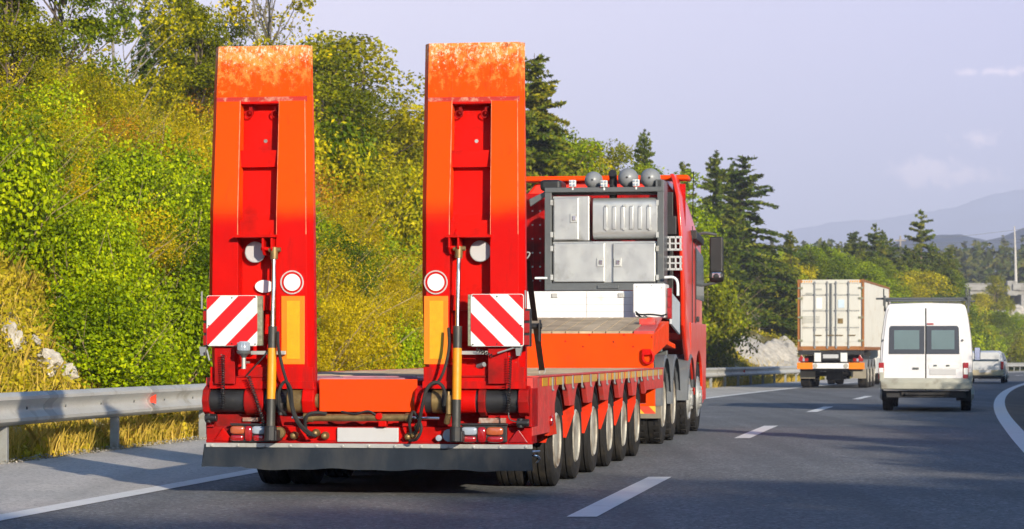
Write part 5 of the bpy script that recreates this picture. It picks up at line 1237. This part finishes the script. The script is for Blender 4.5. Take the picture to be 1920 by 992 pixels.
# -- limestone rocks in the bank
RK = mat('limestone', (.44, .405, .35), .9, var=.3, vscale=4, dirt=.25, dcol=(.30, .25, .17), dscale=5, bump=.8, bscale=9, spec=.2)
def rock_mesh(seed, sx_=1, sy_=1, sz_=1, sub=4):
    import bmesh
    from mathutils import noise
    bm = bmesh.new(); bmesh.ops.create_icosphere(bm, subdivisions=sub, radius=1)
    for v in bm.verts:
        p = v.co.copy(); q = p*1.3+Vector((seed*7.1, 0, 0)); k = 1+.45*noise.noise(q)+.25*noise.noise(q*2.7)+.13*noise.noise(q*6)+.06*noise.noise(q*14)
        c = noise.cell(p*2.2+Vector((seed, 3, 1)))*.14; v.co = Vector((p.x*sx_, p.y*sy_, p.z*sz_))*(k+c)
    me = bpy.data.meshes.new('rock'); bm.to_mesh(me); bm.free(); me.materials.append(RK); return me
for i, (px_, py_, Y, s, fl) in enumerate([(20, 515, 34.6, .30, .7), (118, 575, 34.2, .26, 1.2), (135, 598, 34.0, .28, .9), (85, 690, 31.6, .30, .8), (112, 700, 31.8, .30, .8), (60, 645, 32.2, .16, 1), (135, 655, 33, .22, .9), (150, 590, 34.5, .17, .9), (20, 640, 31.6, .22, 1.4), (175, 795, 33.6, .22, .6), (210, 800, 34.3, .24, .6), (10, 800, 30.6, .22, .6), (90, 790, 31.6, .16, .6), (688, 478, 64, .40, .9), (697, 500, 63, .35, 1.0), (265, 690, 38, .18, .7)]):
    X = at(px_, Y); Z = zat(py_, Y)
    # slide the rock back to where it meets the slope
    for _ in range(60):
        if height(at(px_, Y), Y) >= zat(py_, Y)-.02: break
        Y += .15
    X = at(px_, Y); Z = height(X, Y); s *= .66; o = obj('rock', rock_mesh(i, s*1.2, s, s*fl, 4), (X, Y, Z-.02), rs.uniform(0, 6)); o.rotation_euler = (rs.uniform(-.3, .3), rs.uniform(-.5, .5), rs.uniform(0, 6))
    pos = 'on the weedy bank left of the truck' if px_ < 300 else 'seen between the ramps high on the bank'
    tag(o, f'white limestone rock {pos}', 'rock', f'limestone rocks {pos}')
from mathutils import noise as _nz
def bare_slope(Ya, Yb, d0, d1, lab, seed, bulge=.35):
    ny, nd = 90, 40; V_ = np.zeros((ny, nd, 3))
    for i in range(ny):
        for j in range(nd):
            u, w = i/(ny-1), j/(nd-1); Y = Ya+(Yb-Ya)*u+.5*_nz.noise(Vector((w*4, seed, 0))); d = d0+(d1-d0)*w*(.75+.25*math.sin(u*3+seed))+.3*_nz.noise(Vector((u*6, seed, 3)))
            X = dashX(Y)+E_RAIL-d; m_ = min(1, 5*min(u, 1-u))*min(1, 4*min(w, 1-w)); n_ = _nz.fractal(Vector((X*.9, Y*.45, seed)), .8, 2.1, 6)
            V_[i, j] = (X, Y, height(X, Y)-.12+m_*(bulge+.26*n_)+.06*_nz.noise(Vector((X*2.6, Y*2.2, 5)))+.05*_nz.noise(Vector((X*7, Y*6, 0)))-.10*max(0, _nz.noise(Vector((X*1.1, Y*.8, 9)))*3))
    return tag(grid_mesh('rock_outcrop', V_[..., 0], V_[..., 1], V_[..., 2], RK), lab, 'rock')
bare_slope(118, 140, .8, 4.8, 'large bare white limestone slope behind the barrier beyond the truck', 1)
bare_slope(109, 117, .7, 2.2, 'small white limestone patch low on the bank at the truck nose', 2, .2)
bare_slope(138, 152, 2.4, 5.4, 'white limestone ledge left of the container truck', 3)

# -- trees
def limb(mb, p, q, r0, r1, n=6, wob=.06, rng=random):
    P = [Vector(p).lerp(Vector(q), t)+Vector((rng.uniform(-1, 1), rng.uniform(-1, 1), 0))*wob*(Vector(q)-Vector(p)).length*(0 < t < 1) for t in np.linspace(0, 1, 5)]
    mb.tube(P, r0, n, r1)
def decid(h, w, n, size, m, seed, bark=BARK, base=.25, airy=.12, ncl=60, trunk_r=.02):
    """trunk and crown meshes, unit placed at the foot of the trunk"""
    rg = random.Random(seed); rng = np.random.default_rng(seed); mb = MB(); tips = []
    limb(mb, (0, 0, -.3), (rg.uniform(-.05, .05)*h, rg.uniform(-.05, .05)*h, h*.85), h*trunk_r, h*trunk_r*.25, 8, .03, rg)
    for i in range(ncl):
        t = rg.uniform(base, .98); a = rg.uniform(0, 2*math.pi); rad = w*(math.sin(math.pi*min(1, (t-base)/(1-base)*.85+.12))**.7)*rg.uniform(.35, 1.0)
        q = (rad*math.cos(a), rad*math.sin(a), h*(t+.05)); tips.append(q)
        if i < ncl*.6: limb(mb, (0, 0, h*max(base*.7, t-.18)), q, h*trunk_r*.35, h*trunk_r*.06, 4, .05, rg)
    T_ = np.array(tips); k = rng.integers(0, len(T_), n); cs = rng.uniform(.6, 1.3, len(T_))*airy*h
    dd = rng.normal(0, 1, (n, 3)); dd /= np.linalg.norm(dd, axis=1)[:, None]; rr = rng.uniform(.25, 1, n)**.5
    P = T_[k]+dd*(cs[k]*rr)[:, None]*np.array([1, 1, .7]); v, f = leaves(P, size, dd*.6, rng, .6)
    cr = fast_mesh('crown', v, f, m, link=False)
    tr = mb.build('trunk', bark, smooth=2); tm = tr.data; bpy.data.objects.remove(tr); return tm, cr
def spruce(h, w, m, seed, step=.034, size=.14, sparse=0, droop=.35, top_bare=.12):
    rg = random.Random(seed); mb = MB(); mb.tube([(0, 0, -.4), (0, 0, h*.5), (0, 0, h)], h*.014, 7, h*.001); C = []; D = []
    z = .10
    while z < .985:
        t = 1-z; L = w*(t**.88)*1.05+.03*h*(t > .03); nb = 9 if t > .2 else 5
        for i in range(nb):
            if rg.random() < sparse: continue
            a = 2*math.pi*i/nb+rg.uniform(-.4, .4); l = L*rg.uniform(.65, 1.15); zz = z+rg.uniform(-.5, .5)*step; rise = .30 if t < .25 else .05
            p1 = (l*math.cos(a), l*math.sin(a), zz*h+l*(rise-droop*(t > .25))); 
            if i % 2 == 0 or t < .3: mb.tube([(0, 0, zz*h), ((p1[0])*.5, p1[1]*.5, zz*h+l*.08*(1 if t < .25 else .3)), p1], .012*h*.25*max(.3, t), 3, .002*h*.25)
            k = max(3, int(l/(size*.42))*(1 if t > top_bare else 1))
            for j in range(k):
                s = (j+.5)/k
                if t < top_bare and rg.random() < .55: continue
                for side in (-1, 0, 1, 0, -.6, .6):
                    sw = l*.22*(1-s*.6)*side*rg.uniform(.4, 1.2); hang = -abs(rg.gauss(0, .09))*l*.5 if side == 0 else -abs(rg.gauss(0, .04))*l
                    x = l*s; C.append((x*math.cos(a)-sw*math.sin(a), x*math.sin(a)+sw*math.cos(a), zz*h+(p1[2]-zz*h)*s**1.3+l*.06*math.sin(s*3)+hang)); D.append((math.cos(a)*.3, math.sin(a)*.3, .9))
        z += step*rg.uniform(.8, 1.15)*(1 if t > .2 else .6)
    C = np.array(C); rng = np.random.default_rng(seed); C = C+rng.normal(0, .02, C.shape)*h*.12; v, f = leaves(C, size, np.array(D)*.4, rng, .38, .0)
    cr = fast_mesh('crown', v, f, m, link=False); tr = mb.build('trunk', BARK, smooth=2); tm = tr.data; bpy.data.objects.remove(tr); return tm, cr
SP = [(12, spruce(12, 2.6, LM['spruce'], 1)), (12, spruce(12, 2.3, LM['spruce'], 2, sparse=.15)), (12, spruce(12, 3.0, LM['spruce'], 3, sparse=.25, step=.055)), (6, spruce(6, 1.1, LM['spruce'], 4, sparse=.2, size=.07, top_bare=.5))]
DC = {'green': (8, decid(8, 2.6, 22000, .070, LM['green'], 11, base=.12)), 'olive': (8, decid(8, 2.4, 22000, .070, LM['olive'], 12, base=.1)), 'yellow': (8, decid(8, 2.3, 21000, .068, LM['ytree'], 13, base=.1)), 'dark': (8, decid(8, 2.8, 23000, .072, LM['dark'], 14, base=.15)),
      'airy': (9, decid(9, 2.8, 5200, .075, LM['olive'], 15, BIRCH, base=.3, airy=.08, ncl=55, trunk_r=.012)), 'gold': (8, decid(8, 1.8, 17000, .068, LM['ytree'], 16, base=.05, airy=.10))}
def YD(px_, d):
    Y = 30.
    while Y < 400 and dashX(Y)+E_RAIL-d < at(px_, Y): Y += .5
    return Y
def tree(kind, px_, ytop, Y, label, group=None, i=0, wid=1.0, name=None):
    H0, (tm, cm) = SP[i] if kind == 'spruce' else DC[kind]
    X = at(px_, Y); zb = height(X, Y); h = zat(ytop, Y)-zb
    s = max(.2, h/H0); e = empty(name or ('spruce_tree' if kind == 'spruce' else 'broadleaf_tree'), (X, Y, zb), rs.uniform(0, 6.28)); w = s*wid
    obj('trunk', tm, (0, 0, 0), 0, (w, w, s), e); obj('crown', cm, (0, 0, 0), 0, (w, w, s), e)
    return tag(e, label, 'tree', group)
# skyline of the left bank
tree('dark', 118, -90, 52, 'dark broadleaf tree cut by the top left edge of the picture')
tree('gold', 22, -80, 45, 'yellow leaved tree at the left edge of the picture')
tree('airy', 235, -110, 58, 'thin airy tree with pale trunk at the top left')
tree('spruce', 273, -5, 62, 'thin young spruce in the gap left of the left ramp', i=3, wid=.8)
tree('gold', 330, -5, 64, 'tall narrow tree with yellow leaves behind the left ramp top')
tree('gold', 375, 22, 62, 'golden bushy tree just left of the left ramp')
tree('airy', 505, -70, 66, 'airy branching tree rising above the left ramp')
tree('yellow', 440, 60, 70, 'yellow green tree behind the left ramp top')
tree('spruce', 622, 72, 74, 'spruce tip beside the right edge of the left ramp', i=1)
tree('olive', 650, 88, 74, 'olive tree just right of the left ramp', wid=1.3)
tree('yellow', 596, 120, 68, 'golden green tree touching the left ramp', wid=1.2)
tree('yellow', 700, 190, 82, 'yellow tree on the skyline between the ramps', wid=1.2)
tree('spruce', 757, 198, 92, 'small dark spruce on the skyline left of the right ramp', i=1)
tree('olive', 742, 240, 84, 'olive green tree on the skyline left of the right ramp', wid=1.3)
tree('green', 800, 250, 88, 'green tree hidden mostly behind the right ramp', wid=1.2)
tree('spruce', 1002, 100, 92, 'tall dark spruce right behind the right ramp', i=0, wid=1.35)
tree('green', 1062, 270, 96, 'green tree above the truck cabinets beside the tall spruce', wid=1.1)
tree('dark', 1030, 255, 98, 'dark green tree under the tall spruce', wid=1.0)
tree('olive', 1098, 282, 98, 'olive tree above the left spot lamp', wid=.9)
tree('yellow', 1152, 296, 100, 'yellow tree behind the spot lamps', wid=1.0)
tree('spruce', 1208, 240, 112, 'lone slim spruce above the right spot lamps', i=1, wid=.8)
tree('spruce', 1283, 303, 120, 'small spruce tip above the cab roof', i=3, wid=1)
tree('green', 1240, 330, 110, 'green tree behind the cab roof', wid=1.2)
tree('spruce', 1343, 280, YD(1343, 7), 'slim spruce with bare top beside the truck mirror', i=1, wid=1.15)
tree('spruce', 1392, 290, YD(1392, 7), 'broad spruce with drooping boughs right of the truck mirror', i=2, wid=1.75)
tree('spruce', 1374, 300, YD(1374, 8), 'second spruce top growing against the broad spruce', i=1, wid=.9)
tree('spruce', 1483, 432, 150, 'little spruce tip left of the container', i=3, wid=1.0)
for j, (px_, yt, Y, k, w) in enumerate([(1333, 440, 0, 'green', 1.1), (1362, 465, 0, 'green', 1.2), (1412, 485, 0, 'olive', 1.2), (1440, 475, 128, 'green', 1.4), (1470, 490, 135, 'olive', 1.3), (1500, 470, 140, 'green', 1.3), (1530, 478, 150, 'dark', 1.2), (1385, 490, 120, 'dark', 1.4), (1560, 475, 165, 'green', 1.2), (1455, 540, 126, 'green', 1.6), (1430, 560, 124, 'dark', 1.5), (1490, 545, 132, 'dark', 1.6)]):
    Y = YD(px_, rs.uniform(6.5, 9.5)); rk_ = sorted([1333, 1362, 1412, 1440, 1470, 1500, 1530, 1385, 1560, 1455, 1430, 1490]).index(px_); od = ['first', 'second', 'third', 'fourth', 'fifth', 'sixth', 'seventh', 'eighth', 'ninth', 'tenth', 'eleventh', 'last'][rk_]
    tree(k, px_, yt, Y, {'green': 'green', 'olive': 'olive green', 'dark': 'dark green'}[k]+f' broadleaf tree, {od} from the truck mirror towards the container', 'trees between the truck mirror and the container', wid=w)
for j, (px_, yt, Y, i, w) in enumerate([(1546, 450, 175, 1, .9), (1600, 432, 205, 0, .8), (1640, 418, 200, 2, .8), (1655, 430, 204, 1, .7), (1727, 392, 210, 2, .85), (1712, 470, 212, 0, 1.1), (1768, 472, 215, 0, 1.0), (1792, 500, 222, 2, .8), (1680, 480, 205, 0, 1.1), (1750, 480, 214, 1, 1.1)]):
    w *= 1.45; tree('spruce', px_, yt, Y, ['spruce at the left of the row behind the container', 'small spruce behind the container roof', 'ragged spruce with forked top above the container', 'thin spruce beside the forked one', 'tallest ragged spruce of the row above the white van', 'dense spruce below the tallest one', 'dense dark spruce right of the van', 'spruce near the concrete bridge', 'spruce between container and van', 'spruce above the van roof'][j], i=i, wid=w)
for px_, yt, Y, i, w, lab in ((1520, 462, 168, 1, 1.2, 'small spruce just left of the container roof'), (1572, 456, 190, 1, 1.3, 'short spruce above the left half of the container'), (1619, 450, 200, 0, 1.2, 'dark spruce above the middle of the container'), (1671, 446, 206, 2, 1.2, 'spruce above the right end of the container'), (1698, 458, 208, 1, 1.3, 'short spruce left of the utility pole'), (1748, 452, 216, 1, 1.2, 'slim spruce right of the tallest one'), (1782, 462, 224, 0, 1.1, 'spruce at the right end of the row above the van')):
    tree('spruce', px_, yt, Y, lab, i=i, wid=w)
for j in range(32):
    px_ = 1545+j*11.5+rs.uniform(-5, 5); Y = 175+j*2.2+rs.uniform(-8, 8); k = rs.choice(['green', 'olive', 'dark', 'green', 'dark']); tree(k, px_, rs.uniform(482, 556) if px_ < 1768 else rs.uniform(588, 630), Y, {'green': 'green', 'olive': 'olive', 'dark': 'dark green', 'yellow': 'yellowing'}[k]+' tree in the wood behind container and van', 'trees in the wood behind container and van', wid=rs.uniform(1.3, 1.8))
for j in range(46):      # shrubs right of the van, beyond the far barrier
    Y = rs.uniform(196, 262); d = rs.uniform(1.3, 9); X = dashX(Y)+E_RAIL-d; kd = rs.choice(['green', 'green', 'olive', 'yellow', 'dark'])
    o = obj('shrub', rs.choice([m for k, m in FAR if k == kd or (k == 'ytree' and kd == 'yellow')]), (X, Y, height(X, Y)-.2), rs.uniform(0, 6), (1.3, 1.3, rs.uniform(1.0, 1.5))); tag(o, f'{TXT[kd]} beyond the far barrier right of the van', 'shrub', f'{TXT[kd]}s beyond the far barrier')
# thin fence on the bank
FN = empty('wire_fence', (0, 0, 0)); tag(FN, 'wire fence with pale wooden posts on top of the limestone slope', 'fence'); pts = []
for px_ in (1352, 1372, 1400, 1423, 1450, 1480):
    Y = YD(px_, 5.6)
    X = dashX(Y)+E_RAIL-5.6; z = height(X, Y); mb = MB(); mb.cyl((X, Y, z-.2), (X+rs.uniform(-.05, .05), Y, z+1.5), .045, 7); mb.build('fence_post', mat('pale_wood', (.42, .34, .22), .8), FN); pts.append((X, Y, z))
mb = MB()
for hh in (.4, .8, 1.2, 1.4): mb.tube([(a, b, c+hh) for a, b, c in pts], .008, 4)
mb.build('wire', M['galv'], FN)

# -- trees standing to the right behind the camera; their shadow lies across the road in front
for i, (x, y, tgt, k) in enumerate([(8.5, -9.5, 19.6, 'dark'), (10.8, -8.5, 20.3, 'green'), (13.2, -8, 22.2, 'dark'), (15.6, -7.4, 24.6, 'dark'), (17, -7.2, 25.0, 'dark'), (18.6, -7, 24.8, 'olive'), (20.5, -6, 25.2, 'dark'), (9, -13.5, 18.5, 'dark'), (12, -12.5, 19.5, 'dark'), (15, -12, 22, 'dark'), (18, -11.5, 23, 'green'), (21.5, -10, 24, 'dark'), (7.4, -16, 17, 'green'), (23, -3.5, 27, 'dark')]):
    zb = height(x, y); h = ((tgt-y)/2.988-zb)/1.12; H0, (tm, cm) = DC[k]; s = h/H0; e = empty('broadleaf_tree', (x, y, zb), i); obj('trunk', tm, (0, 0, 0), 0, (s*1.0, s*1.0, s), e); obj('crown', cm, (0, 0, 0), 0, (s*1.0, s*1.0, s), e); tag(e, 'tall roadside tree on the right bank behind the viewer', 'tree', 'trees behind the viewer')

H0, (tm, cm) = SP[1]; e = empty('spruce_tree', (9.75, 23.3, height(9.75, 23.3)), 1); obj('trunk', tm, (0, 0, 0), 0, (.4, .4, .32), e); obj('crown', cm, (0, 0, 0), 0, (.4, .4, .32), e); tag(e, 'slim young spruce on the right bank that shades the lanes', 'tree')
# ================================================================== far background
# concrete flyover
CC = mat('concrete', (.30, .29, .27), .85, var=.2, vscale=1.5, dirt=.3, dcol=(.16, .15, .13), dscale=.8, bump=.2, bscale=4, spec=.2)
BY = 330.; X0_, X1_ = at(1806, BY), at(1980, BY)
BR = empty('flyover', (X0_, BY, 0)); tag(BR, 'concrete road bridge with parapet at the right edge', 'bridge')
def yb(y): return zat(y, BY)
mb = MB(); mb.box(-3, X1_-X0_+30, 0, 11, yb(553), yb(543)); mb.build('deck', CC, BR, bevel=.1)
mb = MB(); mb.box(-3, X1_-X0_+30, -.3, 0.05, yb(545), yb(532)); mb.box(-3, X1_-X0_+30, -.4, .12, yb(533), yb(531)); mb.build('parapet', CC, BR, bevel=.05)
mb = MB(); mb.box(at(1885, BY)-X0_, at(1905, BY)-X0_, -1.2, .4, yb(555), yb(527)); mb.box(at(1912, BY)-X0_, at(1960, BY)-X0_, -.8, 9, -3, yb(553)); mb.box(at(1815, BY)-X0_, at(1828, BY)-X0_, 1, 9, -3, yb(553)); mb.build('pier', CC, BR, bevel=.1)
mb = MB(); mb.box(at(1850, BY)-X0_, at(1990, BY)-X0_, 2, 9, -3, yb(580)); mb.build('abutment', CC, BR, bevel=.2)
o = obj('rock_outcrop', rock_mesh(77, 6, 5, 2.3, 5), (at(1900, 300), 300, zat(622, 300)), 0); tag(o, 'pale rocky slope under the concrete flyover', 'rock')
o = obj('rock_outcrop', rock_mesh(78, 3, 3, 1.3, 5), (at(1872, 285), 285, zat(622, 285)), 0); tag(o, 'smaller pale boulder below the concrete flyover', 'rock')
for j, (px_, yt, Y, k) in enumerate([(1868, 522, 275, 'gold'), (1836, 555, 262, 'olive'), (1912, 590, 262, 'green'), (1850, 585, 258, 'green'), (1885, 606, 255, 'yellow')]):
    tree(k, px_, yt, Y, ['slim yellow green tree in front of the flyover', 'olive tree below the left end of the flyover', 'green tree at the right edge under the flyover', 'low green tree right of the van roof', 'low yellow tree below the pale rocks'][j], wid=1.1)
LP = empty('lamp_post', (at(1905, 329), 329, yb(540))); tag(LP, 'tall pale mast standing on the flyover', 'lamp post')
mb = MB(); mb.tube([(0, 0, 0), (-.1, 0, 4.6), (-.2, 0, yb(425)-yb(540))], .22, 10, .07); mb.build('mast', mat('pale_mast', (.50, .47, .42), .6), LP, smooth=1)
mb = MB(); mb.box(-.5, .5, -.5, .5, -.3, .5); mb.build('mast_base', CC, LP, bevel=.05)
UP = empty('utility_pole', (at(1688, 420), 420, -2)); tag(UP, 'thin utility pole left of the tallest spruce', 'pole')
mb = MB(); mb.tube([(0, 0, 0), (0, 0, zat(442, 420)+2)], .24, 8, .14); mb.box(-.9, .9, -.1, .1, zat(452, 420)+2, zat(450, 420)+2); mb.build('mast', mat('weathered_pole', (.33, .28, .22), .8), UP)
PLn = empty('power_line', (0, 0, 0)); tag(PLn, 'sagging power lines crossing the sky at the right', 'power line')
for (pts, Y0_) in (([(1540, 470), (1690, 449), (1800, 443), (1905, 431), (1990, 420)], 420), ([(1540, 477), (1690, 460), (1800, 455), (1905, 449), (1990, 444)], 420), ([(1540, 482), (1690, 466), (1800, 462), (1905, 455), (1990, 452)], 420)):
    mb = MB(); mb.tube(smooth_pts([(at(x, Y0_), Y0_, zat(y, Y0_)) for x, y in pts], 5), .035, 4); mb.build('wire', M['dgrey'], PLn)

# far wood: one mass of crowns
def far_wood(name, n, y0, y1, x0, x1, hfun, seed, m, per=55, size=.9):
    rng = np.random.default_rng(seed); P = []; D = []
    for i in range(n):
        Y = rng.uniform(y0, y1); px_ = rng.uniform(x0, x1); X = at(px_, Y); h = hfun(px_, Y, rng); w = rng.uniform(2.2, 3.8); con = rng.random() < .16
        k = per; t = rng.uniform(0, 1, k)
        if con: rad = (1-t)*w*.75; zz = t*h*1.06
        else: rad = w*np.sin(np.pi*np.clip(t*.85+.12, 0, 1))**.6; zz = t*h
        a = rng.uniform(0, 2*math.pi, k); rr = rad*rng.uniform(.6, 1.05, k); P.append(np.stack([X+rr*np.cos(a), Y+rr*np.sin(a), gz(Y)-1+zz], 1)); D.append(np.stack([np.cos(a), np.sin(a), .4+t], 1))
    P = np.concatenate(P); D = np.concatenate(D); v, f = leaves(P, size, D*.8, rng, .6); return tag(fast_mesh(name, v, f, m), kind='stuff')
def hf(px_, Y, rng):
    top = np.interp(px_, [1300, 1460, 1560, 1640, 1720, 1800, 1850, 1920, 2000], [480, 470, 458, 462, 475, 466, 462, 462, 460]); return (zat(top, Y)+2)*rng.uniform(.78, 1.04)
wm = leaf_mat('far_foliage', [(.018, .035, .008), (.05, .075, .012), (.11, .12, .02), (.19, .16, .03)], .1)
far_wood('distant_wood', 520, 380, 620, 1300, 2080, hf, 9, wm, per=170, size=.62)
far_wood('distant_wood', 150, 250, 330, 500, 1500, lambda p, Y, r: r.uniform(4, 7), 10, wm, per=80)

# hills and mountains
def ridge(name, Y0_, depth, prof, m, seed, amp, kind='structure'):
    xs = np.linspace(prof[0][0], prof[-1][0], 260); top = np.interp(xs, [a for a, b in prof], [b for a, b in prof]); rows = 26
    from mathutils import noise
    X = np.zeros((rows, len(xs))); Yv = X.copy(); Z = X.copy()
    for r in range(rows):
        t = r/(rows-1); s = math.sin(math.pi*min(1, t*1.0)*.5)**1.2 if t <= .6 else math.cos((t-.6)/.4*math.pi/2)*math.sin(math.pi*.3)**1.2
        s = (t/.6)**1.1 if t <= .6 else 1-((t-.6)/.4)**1.5
        for c, x in enumerate(xs):
            Y = Y0_+depth*(t-.6); H = zat(top[c], Y0_)+3; wx = at(x, Y0_); n_ = noise.fractal(Vector((wx/Y0_*22+seed, t*3.2, seed)), .9, 2.1, 6)
            X[r, c] = wx*(1+(t-.6)*.02); Yv[r, c] = Y; Z[r, c] = -3+max(0, H*s*(1+0*amp)+n_*amp*H*(s**.5)*.35*(1-abs(s-1)*.0))
    return tag(grid_mesh(name, X, Yv, Z, m), kind=kind)
hm = mat('hazy_wooded_hill', (.022, .048, .085), .95, var=.4, vscale=.02, spec=.1); mm_ = mat('hazy_mountain_rock', (.14, .19, .36), .95, var=.35, vscale=.003, spec=.1)  # blue of the distant haze is mixed into both base colours
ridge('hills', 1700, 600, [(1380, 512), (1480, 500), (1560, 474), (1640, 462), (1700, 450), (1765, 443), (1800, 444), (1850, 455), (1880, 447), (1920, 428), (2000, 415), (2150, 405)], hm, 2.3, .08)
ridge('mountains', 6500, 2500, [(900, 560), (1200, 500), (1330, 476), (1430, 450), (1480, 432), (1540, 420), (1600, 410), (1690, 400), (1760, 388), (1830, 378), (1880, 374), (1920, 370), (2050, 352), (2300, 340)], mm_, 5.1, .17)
# the air
HAZE = 3.4e-4
mb = MB(); mb.box(-9500, 8000, -400, 9200, -5, 460)
hz = mb.build('haze', (hmz := bpy.data.materials.new('haze_air'))); hmz.use_nodes = True; t = hmz.node_tree; t.nodes.remove(t.nodes['Principled BSDF'])
pv = N(t, 'ShaderNodeVolumePrincipled'); pv.inputs['Color'].default_value = (.70, .76, 1.0, 1); pv.inputs['Density'].default_value = HAZE; pv.inputs['Anisotropy'].default_value = -0.2
t.links.new(pv.outputs[0], t.nodes['Material Output'].inputs['Volume']); tag(hz, kind='stuff')
